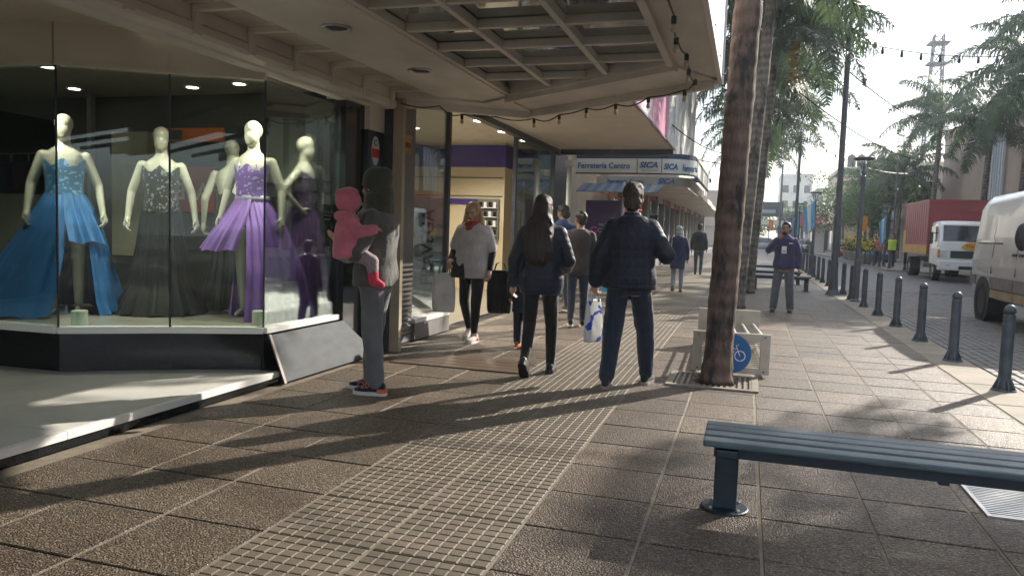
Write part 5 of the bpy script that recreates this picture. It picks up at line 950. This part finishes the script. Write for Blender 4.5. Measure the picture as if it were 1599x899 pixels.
def walk(lf,rf,dk=.04):
    """ankle offsets: lf, rf = (forward, lift)"""
    d={}
    for q,x,(f_,u) in (('l',-.095,lf),('r',.095,rf)):
        d['an'+q]=(x,f_,.085+u); d['kn'+q]=(x*1.02,f_*.5+dk+(.06 if u>.03 else 0),.49+u*.25)
    return d
NAVYP=cloth_mat('navy_puffer',(.016,.022,.042),rough=.5,sheen=.1,bump=.15); BLKC=cloth_mat('black_knit',(.012,.012,.014)); NAVYT=cloth_mat('navy_jersey',(.014,.022,.040)); GREYJ=cloth_mat('grey_fleece',(.10,.10,.092)); GREYT=cloth_mat('grey_jogger',(.15,.15,.155)); HAIRB=mat('hair_black',(.018,.012,.011),rough=.45,var=.5,scale=30,stretch=(1,1,.1),objc=True,bump=.9,bscale=90); HAIRR=mat('hair_auburn',(.026,.012,.010),rough=.5,var=.6,scale=40,stretch=(1,1,.08),objc=True,bump=.9,bscale=110); HAIRBR=mat('hair_brown',(.05,.031,.02),rough=.6,var=.6,scale=60,objc=True,bump=1,bscale=95); BLOND=mat('hair_blond',(.50,.34,.15),rough=.45,var=.5,scale=40,stretch=(1,1,.08),objc=True,bump=.8,bscale=110); HAIRG=mat('hair_grey',(.42,.42,.41),rough=.5,var=.25,scale=40,objc=True)
ORANGE=mat('shoe_orange',(.75,.16,.05),rough=.5); WSOLE=mat('sole_white',(.72,.70,.68),rough=.6)
# hooded man facing the window with the child on his arm
p=walk((-.05,0),(.07,0),.02); p.update(ell=(-.29,.06,1.13),wrl=(-.15,.20,1.10),elr=(.24,.05,1.15),wrr=(.03,.30,1.22),hdl=(.6,.5,.05),hnl=(0,.5,1),hdr=(-.7,.4,.1),hnr=(0,0,1),head=(0,.035,1.635),hyaw=-.25,hpitch=-.05)
hm=person('man in grey hooded sweatshirt and grey trousers holding a child by the window',(-2.80,5.46,0),R(97),1.745,p,dict(mat=GREYJ,hem=.86,infl=.05,arm=.03,name='hooded_sweatshirt',amp=.011,freq=20),dict(mat=GREYT,infl=.024,amp=.012,freq=20,vs=.7,len=.98,cuff=.036),dict(mat=cloth_mat('shoe_navy',(.015,.02,.05)),smat=WSOLE,accent=ORANGE,sole=.008),dict(kind='hood',mat=cloth_mat('hood_green',(.065,.070,.052))),vox=.0095,face=True)
text('shoe_lettering','720',ORANGE,hm,(-.155,.10,.062),.075,(R(90),0,R(-90)),extr=.001)
PINK=cloth_mat('pink_fleece',(.66,.19,.26)); REDS=cloth_mat('pink_boot',(.70,.05,.11))
def carried_child(loc,rz):
    hips=[(-.06,.04,.13),(.06,.04,.13)]; kn=[(-.085,.16,.07),(.085,.16,.07)]; an=[(-.09,.15,-.09),(.095,.17,-.07)]
    mb=MB(); mb.ell((0,0,.53),(.075,.085,.088),14,10); mb.cap((0,0,.40),(0,0,.50),.04,.04); mb.cap((0,0,.16),(0,0,.36),.085,.08); mb.cap((0,.075,.525),(0,.092,.512),.010,.010,6)
    for s_,h_,k_,a_ in ((-1,hips[0],kn[0],an[0]),(1,hips[1],kn[1],an[1])):
        mb.cap((s_*.085,0,.37),(s_*.14,.06,.29),.032,.028); w=Vector((s_*.10,.17,.31)); mb.cap((s_*.14,.06,.29),w,.028,.022); hand(mb,w,(-s_*.3,1,.1),(0,0,-1),1,.7,.5); mb.cap(h_,k_,.05,.04); mb.cap(k_,a_,.04,.03); mb.cap(a_,(a_[0],a_[1]+.05,a_[2]-.03),.026,.022)
    r=link('person',remesh(mb,.008,2),M_SK,None,True); tag(r,'small child in pink hooded jacket and pink boots carried by the hooded man','child'); r.location=loc; r.rotation_euler=(0,R(-6),rz)
    mb=MB(); mb.loft([[(rx*math.cos(t),ry*math.sin(t)-.005,z) for t in [2*math.pi*i/20 for i in range(20)]] for z,rx,ry in [(.085,.10,.095),(.10,.135,.125),(.17,.138,.128),(.26,.130,.12),(.34,.118,.105),(.40,.085,.08),(.425,.05,.05)]])
    for s_ in (-1,1): mb.cap((s_*.085,0,.365),(s_*.15,.055,.285),.054,.050); mb.cap((s_*.15,.055,.285),(s_*.108,.155,.305),.050,.040); mb.lathe((s_*.106,.16,.306),[(.02,-.035),(.043,-.03),(.043,.03),(.02,.035)],10)
    me=remesh(mb,.008,2); ruffle(me,.005,45,3,(1,1,1.3)); link('jacket',me,PINK,r,True)
    mb=MB(); mb.ell((0,-.012,.535),(.098,.104,.104),16,12); mb.ell((0,-.07,.575),(.05,.05,.05),10,8); me=remesh(mb,.008,2); bm=bmesh.new(); bm.from_mesh(me); bmesh.ops.delete(bm,geom=[q for q in bm.verts if q.co.y>.052 and abs(q.co.x)<.064 and .45<q.co.z<.60],context='VERTS'); bm.to_mesh(me); bm.free(); ruffle(me,.003,60,5); link('hood',me,PINK,r,True)
    me=remesh(MB().ell((0,-.055,.415),(.115,.072,.042),14,8),.008,2); ruffle(me,.004,50,8); link('hood_collar',me,PINK,r,True)
    mb=MB(); mb.ell((0,.0,.12),(.10,.10,.06),14,8)
    for h_,k_,a_ in zip(hips,kn,an): mb.cap(h_,k_,.064,.052); mb.cap(k_,Vector(a_)+Vector((0,0,.03)),.052,.040)
    me=remesh(mb,.008,2); ruffle(me,.004,50,9); link('trousers',me,cloth_mat('baby_grey',(.30,.24,.25)),r,True)
    for a_ in an: me=remesh(MB().cap(Vector(a_)+Vector((0,0,.045)),a_,.042,.040).cap(Vector(a_)+Vector((0,.0,-.01)),Vector(a_)+Vector((0,.06,-.04)),.038,.030),.007,2); link('boot',me,REDS,r,True)
    return r
carried_child((-2.89,5.19,.985),R(-58))
# blonde woman walking towards the camera
TOPG=cloth_mat('pale_grey_top',(.58,.55,.54)); p=walk((.10,0),(-.14,.05),.03); p.update(head=(0,.045,1.615),hpitch=-.26,hyaw=.0,elr=(.27,.0,1.13),wrr=(.235,.16,1.02),ell=(-.26,-.02,1.12),wrl=(-.27,.07,.90),hdr=(-.2,.7,-.5),hnr=(-.6,-.2,-.6),ftr=(0,1,-.35))
bw=person('blonde woman in pale grey top and red neckerchief walking towards the camera',(-3.10,8.5,0),math.pi-.12,1.655,p,dict(mat=TOPG,hem=.80,infl=.045,arm=.028,short=True,name='top',amp=.006,freq=18),dict(mat=BLKC,infl=.008,cuff=.036),dict(mat=cloth_mat('shoe_white',(.66,.58,.55)),smat=WSOLE,accent=mat('shoe_coral',(.65,.25,.2))),dict(kind='sides',mat=BLOND,brow=HAIRBR),vox=.010,wide=1.14,belly=.05)
for q in 'lr':
    a,b,c=[V3(dict(J0,**p)[k+q]) for k in ('sh','el','wr')]; mb=MB(); mb.cap(a.lerp(b,.6),b,.054,.048); mb.cap(b,c.lerp(b,.08),.048,.036); link('sleeve',remesh(mb,.012,3),BLKC,bw,True)
me_=remesh(MB().lathe((0,.03,1.44),[(.10,-.03),(.112,.02),(.095,.065),(.08,.07)],16,1,.95).ell((0,.115,1.40),(.07,.035,.065),10,8),.010,3); ruffle(me_,.006,40,4); link('neckerchief',me_,cloth_mat('red_scarf',(.45,.045,.035)),bw,True)
me_=remesh(MB().loft([[(.02+dx,y,z) for dx,y in ((0,.205),(.215,.15),(.235,.02),(.19,.02),(.18,.12),(0,.165))] for z in (.80,.93,1.06)]),.012,3); link('black_panel',me_,BLKC,bw,True)
def bag(label,loc,w,h,d,m,hm_,cat='bag',rz=0,hh=.16,nm='shopping_bag',seed=1):
    b=thing(nm,label,cat,loc,rz); mb=MB(); rings=[]
    for z,f_ in [(0,.92),(.06,1.0),(h*.5,1.03),(h*.85,.96),(h,.9)]: rings.append([(w/2*f_*math.copysign(abs(math.cos(a))**.5,math.cos(a)),d/2*f_*(1.1-z/h*.6)*math.copysign(abs(math.sin(a))**.6,math.sin(a)),z) for a in [2*math.pi*i/28 for i in range(28)]])
    mb.loft(rings); me=remesh(mb,.010,2); ruffle(me,.006,26,seed,(1,1,.5)); link('sack',me,m,b,True)
    for y in (-.02,.02): MB().tube([(-w*.25,y,h-.02),(-w*.16,y*.6,h+hh*.75),(0,y*.2,h+hh),(w*.16,y*.6,h+hh*.75),(w*.25,y,h-.02)],.009,6).build('handle',hm_,b)
    return b
tb=bag('white cloth tote bag hanging from the blonde woman\'s hand',(-3.42,8.40,.34),.27,.46,.12,cloth_mat('tote_white',(.74,.72,.68)),mat('teal_strap',(.08,.36,.36),rough=.7),rz=.5,nm='tote_bag',hh=.20)
bag('large black bag hanging at the blonde woman\'s other side',(-2.76,8.52,.36),.30,.50,.18,BLKC,BLKC,rz=.2,nm='black_bag',seed=4,hh=.1)
# long haired woman walking away
p=walk((-.22,.075),(.16,0),.04); p.update(ftl=(0,.75,-.75),head=(0,.03,1.635),ell=(-.255,-.05,1.12),wrl=(-.28,.0,.89),elr=(.26,.0,1.13),wrr=(.22,.17,1.05),hyaw=-.1)
lw=person('woman with very long dark hair in navy quilted jacket seen from behind',(-1.80,6.78,0),R(4),1.655,p,dict(mat=NAVYP,hem=.80,infl=.038,arm=.026,quilt=.062,amp=.005,name='quilted_jacket'),dict(mat=BLKC,infl=.006,cuff=.04,amp=.006,freq=26,vs=.6),dict(mat=cloth_mat('boot_black',(.012,.012,.012),rough=.45),shaft=.13,sole=.02,smat=M_BLK),dict(kind='long',mat=HAIRR),vox=.0095,wide=1.08)
# man walking away
p=walk((-.10,.0),(.12,.0),.03); p.update(ell=(-.27,-.06,1.13),wrl=(-.30,.03,.90),elr=(.31,-.02,1.16),wrr=(.20,.22,1.33),hdr=(-.3,.3,.9),hnr=(-.8,-.4,0),head=(0,.04,1.64),anl=(-.15,-.16,.085),knl=(-.125,.0,.49),anr=(.17,.17,.085),knr=(.145,.15,.49),ftr=(.25,1,0),curll=1.2)
mn=person('man in dark navy padded jacket and joggers walking away with shopping bag',(-.97,6.66,0),R(3),1.745,p,dict(mat=cloth_mat('navy_jacket',(.014,.019,.034),rough=.55,sheen=.1),hem=.86,infl=.050,arm=.034,quilt=.075,amp=.006,freq=18,collar=True),dict(mat=NAVYT,infl=.028,amp=.013,freq=20,vs=.7,cuff=.040,len=.95),dict(mat=cloth_mat('shoe_dark',(.02,.02,.024)),smat=mat('sole_tan',(.30,.26,.22))),dict(kind='curly',mat=HAIRBR),skin=M_SK,vox=.0095,wide=1.10)
tag(MB().box((-.036,-.006,-.075),(.036,.006,.075)).build('phone',M_BLACKG,None,bevel=.004),'dark phone held up by the walking man in navy','phone'); bpy.data.objects['phone'].location=(-.82,6.93,1.44); bpy.data.objects['phone'].rotation_euler=(.2,0,.5)
def bagprint():
    m=bpy.data.materials.new('plastic_print'); n,l,b=nodes_of(m); b.inputs['Roughness'].default_value=.35; co=n.new('ShaderNodeTexCoord').outputs['Object']; v=n.new('ShaderNodeTexNoise'); v.inputs['Scale'].default_value=9; l.new(co,v.inputs['Vector']); r=n.new('ShaderNodeValToRGB'); r.color_ramp.interpolation='CONSTANT'; e=r.color_ramp.elements; e[0].position=0; e[0].color=(.60,.60,.58,1); e[1].position=.58; e[1].color=(.02,.06,.40,1); l.new(v.outputs['Fac'],r.inputs[0]); l.new(r.outputs[0],b.inputs['Base Color']); return m
M_BP=bagprint(); bag('white plastic shopping bag with blue print carried by the man in navy',(-1.29,6.73,.36),.24,.38,.09,M_BP,M_BP,rz=1.2,seed=7,hh=.13)
# child hidden behind the long haired woman
p=walk((.05,0),(-.10,.03)); person('small child in dark coat with orange shoe behind the long haired woman',(-2.42,8.35,0),R(5),1.12,p,dict(mat=NAVYP,hem=.62,infl=.05,arm=.03),dict(mat=NAVYT,infl=.03),dict(mat=cloth_mat('shoe_tan',(.45,.22,.06)),smat=ORANGE),dict(kind='short',mat=HAIRB),vox=.016,cat='child')
# group further on
p=walk((.12,0),(-.10,.02)); person('man in blue hooded jacket standing beyond the long haired woman',(-2.95,12.4,0),R(38),1.77,dict(p,hyaw=.5,hpitch=-.15),dict(mat=cloth_mat('royal_jacket',(.02,.05,.16)),hem=.82,infl=.04,arm=.03,collar=True),dict(mat=NAVYT,infl=.02),dict(mat=cloth_mat('shoe_d2',(.02,.02,.03)),smat=WSOLE),dict(kind='short',mat=HAIRB),skin=M_SK2,vox=.014)
p=walk((-.12,.03),(.10,0)); person('woman in brown jacket with tied up dark hair ahead of the walking man',(-2.25,10.5,0),R(15),1.63,dict(p,hyaw=.5),dict(mat=cloth_mat('brown_jacket',(.055,.045,.045)),hem=.80,infl=.035,arm=.024),dict(mat=cloth_mat('jean_dark',(.03,.04,.07)),infl=.01),dict(mat=BLKC,smat=WSOLE),dict(kind='bun',mat=HAIRB),skin=M_SK2,vox=.014)
bag('light blue shopping bag carried by the woman in brown jacket',(-1.86,10.5,.52),.30,.42,.10,mat('bag_cyan',(.06,.38,.62),rough=.5,var=.1),mat('bag_cyan',(.06,.38,.62)),rz=.4,seed=9)
p=walk((-.14,.04),(.12,0)); ow=person('grey haired woman in long navy cardigan walking far ahead',(-1.56,18.4,0),0,1.57,p,dict(mat=cloth_mat('navy_cardigan',(.02,.03,.09)),hem=.62,infl=.04,arm=.024),dict(mat=cloth_mat('jean_pale',(.28,.30,.36)),infl=.008),dict(mat=cloth_mat('shoe_brown',(.22,.10,.04)),smat=M_BLK),dict(kind='bob',mat=HAIRG),vox=.016,wide=1.05)
link('shoulder_bag',remesh(MB().tube([(-.16,-.06,1.45),(-.17,-.17,1.2),(-.22,-.16,.98)],[.02,.022,.025],8).ell((-.26,-.05,.92),(.05,.13,.11),10,8),.014,2),mat('bag_tan',(.40,.22,.10),rough=.6),ow,True)
p=walk((.10,0),(-.10,.02)); person('man in dark jacket and jeans walking farthest ahead',(-1.62,27.5,0),R(-3),1.78,p,dict(mat=cloth_mat('dark_jacket',(.02,.024,.03)),hem=.82,infl=.035,arm=.024),dict(mat=cloth_mat('jean_mid',(.07,.09,.14)),infl=.012),dict(mat=BLKC),dict(kind='short',mat=HAIRB),vox=.018)
# man in purple sweater facing the camera
PURS=cloth_mat('purple_sweater',(.032,.027,.088)); p=walk((.04,0),(-.04,0),.02); p.update(anl=(-.15,-.03,.085),anr=(.16,.02,.085),knl=(-.12,.03,.49),knr=(.125,.04,.49),elr=(.30,.06,1.20),wrr=(.10,.25,1.42),hdr=(-.5,.2,.7),hnr=(0,-1,.2),ell=(-.26,-.02,1.12),wrl=(-.28,.05,.88),hyaw=-.05,curlr=1.0)
pm_=person('man in purple half zip sweater with white badge holding a phone to his mouth',(.66,14.8,0),math.pi-.15,1.64,p,dict(mat=PURS,hem=.86,infl=.032,arm=.024,name='sweater',collar=True),dict(mat=cloth_mat('grey_slacks',(.085,.09,.10)),infl=.024,cuff=.052),dict(mat=cloth_mat('shoe_black',(.012,.012,.013),rough=.4),smat=M_BLK),dict(kind='short',mat=HAIRB),skin=M_SK2,vox=.011,wide=1.08)
MB().box((-.045,.167,1.15),(.045,.172,1.29)).build('badge',M_WHITE,pm_); MB().box((-.03,.1725,1.18),(.03,.174,1.20)).build('badge_print',M_BLK,pm_); MB().box((-.15,.150,1.34),(-.08,.153,1.355)).build('chest_mark',M_WHITE,pm_)
ph=tag(MB().box((-.037,-.006,-.07),(.037,.006,.07)).build('phone',mat('phone_brown',(.10,.05,.035),rough=.4),None,bevel=.004),'phone held to the mouth of the purple sweater man','phone'); ph.location=(.62,14.52,1.44); ph.rotation_euler=(1.3,.5,.2)
# across the road
p=walk((.05,0),(-.08,0)); hv=person('worker in yellow reflective vest across the road beside the truck',(7.0,42.6,.1),R(160),1.72,p,dict(mat=cloth_mat('work_dark',(.03,.035,.045)),hem=.8,infl=.03,arm=.024),dict(mat=NAVYT,infl=.02),dict(mat=BLKC),dict(kind='short',mat=HAIRB),skin=M_SK2,vox=.02)
mb=MB(); torso(mb,dict(J0),z0=.88,infl=.048,top=False); link('vest',remesh(mb,.02,3),mat('hi_vis',(.55,.75,.06),rough=.6,emit=None),hv,True)
p=walk((.05,0),(-.08,0)); person('person in red jacket near the yellow flowers across the road',(7.1,47.5,.1),R(190),1.62,p,dict(mat=cloth_mat('coral_jacket',(.45,.14,.12)),hem=.8,infl=.03,arm=.024),dict(mat=NAVYT,infl=.02),dict(mat=BLKC),dict(kind='long',mat=HAIRB),vox=.02); person('person in dark clothes on the far pavement beyond the cars',(-.9,44,0),0,1.7,p,dict(mat=BLKC,hem=.8,infl=.03,arm=.024),dict(mat=NAVYT,infl=.02),dict(mat=BLKC),dict(kind='short',mat=HAIRB),vox=.02)
# ================================================================ MANNEQUINS
def cloth2(name,c,c2=None,rough=.55,sheen=.12,trans=0,sparkle=0):
    m=mat(name,c,rough=rough,var=.25,scale=5,objc=True,sheen=sheen,bump=.1,bscale=200)
    if sparkle:
        n=m.node_tree.nodes; l=m.node_tree.links; b=n['Principled BSDF']; co=n.new('ShaderNodeTexCoord').outputs['Object']; v=n.new('ShaderNodeTexVoronoi'); v.inputs['Scale'].default_value=55; l.new(co,v.inputs['Vector']); sp=n.new('ShaderNodeSeparateColor'); l.new(v.outputs['Color'],sp.inputs[0]); mr=n.new('ShaderNodeMapRange'); mr.inputs['From Min'].default_value=.80; mr.inputs['From Max'].default_value=.84; l.new(sp.outputs[0],mr.inputs[0]); mxs=n.new('ShaderNodeMixRGB'); src=b.inputs['Base Color'].links[0].from_socket; l.new(mr.outputs[0],mxs.inputs['Fac']); l.new(src,mxs.inputs[1]); mxs.inputs[2].default_value=(*[min(1,q*1.6+.22) for q in c],1); l.new(mxs.outputs[0],b.inputs['Base Color']); mr2=n.new('ShaderNodeMapRange'); mr2.inputs['To Min'].default_value=.6; mr2.inputs['To Max'].default_value=.15; l.new(mr.outputs[0],mr2.inputs[0]); l.new(mr2.outputs[0],b.inputs['Roughness'])
    return m
def skirt(par,rings,m,folds=26,amp=.02,a0=0,a1=2*math.pi,seed=1,nm='skirt'):
    n=150; full=(a1-a0)>6.2; R_=np.random.default_rng(seed); ph_=R_.random(4)*6; out=[]
    m_=len(rings); zs=np.linspace(0,m_-1,26); ar=np.array(rings,float)
    for q in zs:
        z,rx,ry,cx,cy=[np.interp(q,range(m_),ar[:,i]) for i in range(5)]; t=q/(m_-1); ring=[]
        for i in range(n):
            a=a0+(a1-a0)*i/(n if full else n-1); f_=1+(amp*(.15+t))/max(rx,.05)*(math.sin(a*folds+ph_[0]+.6*math.sin(3*a))+.5*math.sin(a*folds*.47+ph_[1])+.4*math.sin(a*folds*1.7+ph_[2]+t*2))
            ring.append((cx+rx*f_*math.cos(a),cy+ry*f_*math.sin(a),z+.012*t*math.sin(a*folds*.5)))
        out.append(ring)
    mb=MB(); mb.loft(out,False,full); return mb.build(nm,m,par,smooth=True,fix=False)
def mannequin(label,loc,rz,h,pose): return person(label,loc,rz,h,pose,None,None,None,None,skin=M_MANN,vox=.010,face=False,name='mannequin',cat='mannequin',group='shop window mannequins',wide=.92)
def bodice(par,J,m,z0,z1,infl=.010,nm='bodice',slope=.03):
    mb=MB(); torso(mb,J,z0=z0,infl=infl,top=True,wide=.92); me=remesh(mb,.009,3); bm=bmesh.new(); bm.from_mesh(me); kill=[v for v in bm.verts if v.co.z>z1+slope*math.cos(v.co.x*38)]; bmesh.ops.delete(bm,geom=kill,context='VERTS'); bm.to_mesh(me); bm.free(); return link(nm,me,m,par,True)
BLUE=cloth2('blue_tulle',(.015,.15,.42)); BLUEB=cloth2('blue_beads',(.035,.16,.34),sparkle=1); PURP=cloth2('violet_tulle',(.22,.095,.42)); PURB=cloth2('violet_sequins',(.15,.05,.33),sparkle=1); PLUM=cloth2('plum_satin',(.13,.045,.20)); BLACKD=cloth2('black_sequins',(.008,.008,.009),sparkle=1)
jm=dict(J0); pm1=dict(ell=(-.26,-.03,1.14),wrl=(-.30,.06,.90),elr=(.26,-.03,1.14),wrr=(.28,.06,.90))
m1=mannequin('cream mannequin in a sparkling blue gown with floor length train',(-6.0,5.5,.43),math.pi+.72,1.82,pm1)
bodice(m1,dict(J0,**pm1),BLUEB,1.02,1.335); skirt(m1,[(1.06,.155,.125,0,0),(.95,.21,.18,0,0),(.75,.30,.26,.02,-.02),(.4,.46,.38,.10,-.08),(.12,.62,.48,.18,-.12),(.012,.72,.55,.22,-.14)],BLUE,30,.022,math.pi/2+.80,math.pi/2+2*math.pi+.22,2); skirt(m1,[(1.07,.157,.127,0,0),(.95,.20,.175,-.01,0),(.80,.25,.23,-.03,.01),(.64,.28,.26,-.06,.02)],BLUE,18,.02,math.pi/2-.0,math.pi/2+1.1,5,'overskirt')
m2=mannequin('cream mannequin in a black sequinned dress behind the centre glass joint',(-5.32,5.95,.43),math.pi+.6,1.76,pm1); bodice(m2,dict(J0,**pm1),BLACKD,.95,1.36); skirt(m2,[(1.0,.165,.135,0,0),(.7,.20,.17,0,0),(.3,.26,.23,0,0),(.012,.40,.34,0,0)],cloth2('black_satin',(.004,.004,.005)),18,.018,seed=3)
m3=mannequin('cream mannequin in short front violet tulle dress near the glass corner',(-4.47,6.18,.43),math.pi+.15,1.84,pm1); bodice(m3,dict(J0,**pm1),PURB,1.06,1.34); MB().lathe((0,.0,1.06),[(.165,-.02),(.168,.0),(.160,.03)],28,1,.8).build('waist_band',cloth2('grey_satin',(.34,.30,.40)),m3,smooth=True)
for sx in (-1,1): MB().tube([(sx*.075,.12,1.33),(sx*.085,.07,1.42),(sx*.085,-.02,1.44),(sx*.08,-.09,1.36)],.006,6).build('strap',PURB,m3)
skirt(m3,[(1.06,.16,.13,0,0),(.93,.22,.20,.01,0),(.78,.28,.26,.04,.02),(.60,.34,.30,.09,.03)],PURP,17,.02,math.pi/2-2.2,math.pi/2+.3,7,'short_skirt'); skirt(m3,[(1.05,.15,.12,0,0),(.8,.22,.21,-.09,.02),(.4,.31,.30,-.17,.04),(.012,.37,.36,-.20,.05)],PURP,22,.02,math.pi/2-.12,math.pi/2+2*math.pi-1.5,8,'train')
pm4=dict(ell=(-.36,-.06,1.18),wrl=(-.20,.07,1.03),elr=(.34,-.1,1.2),wrr=(.19,.02,1.04),hyaw=-.2)
m4=mannequin('cream mannequin in plum gown turned towards the street',(-4.20,6.62,.43),-R(75),1.75,pm4); bodice(m4,dict(J0,**pm4),cloth2('plum_beads',(.10,.04,.15),sparkle=1),1.02,1.37); skirt(m4,[(1.06,.155,.125,0,0),(.9,.20,.18,0,0),(.5,.28,.26,0,0),(.012,.36,.34,0,0)],PLUM,24,.022,seed=9)
m5=mannequin('cream mannequin seen from behind in a low backed black dress',(-5.05,6.62,.43),R(20),1.72,pm1); bodice(m5,dict(J0,**pm1),cloth2('black_crepe',(.012,.012,.013)),.9,1.22); skirt(m5,[(1.0,.165,.135,0,0),(.5,.2,.18,0,0),(.012,.3,.28,0,0)],cloth2('black_crepe',(.012,.012,.013)),16,.015,seed=11)
for m_,sg in ((m1,0),(m2,0),(m3,0),(m4,0),(m5,0)): MB().lathe((0,-.02,-.0),[(.17,0.0),(.17,.008),(.02,.012),(.014,.07)],20).build('stand',M_STEEL,m_)
for k,(x,y) in enumerate([(-5.13,4.83),(-3.98,5.60)]):
    q=tag(MB().lathe((x,y,.432),[(.058,0),(.062,.01),(.062,.13),(.057,.14)],22).build('candle',mat('candle_mint',(.52,.56,.46),rough=.5),None,smooth=False),['pale green pillar candle beside the blue gown','pale green pillar candle at the corner of the display window'][k],'candle','candles in the shop window')

# ================================================================ HAZE
hz_=stuff(MB().box((-310,-70,-1.3),(310,630,24.5)).build('haze',None))
m=bpy.data.materials.new('haze_air'); m.use_nodes=True; n=m.node_tree.nodes; n.clear(); o=n.new('ShaderNodeOutputMaterial'); v=n.new('ShaderNodeVolumePrincipled')
v.inputs['Color'].default_value=(.82,.91,1,1); v.inputs['Density'].default_value=.0010; v.inputs['Anisotropy'].default_value=.45; m.node_tree.links.new(v.outputs[0],o.inputs['Volume']); hz_.data.materials.append(m)
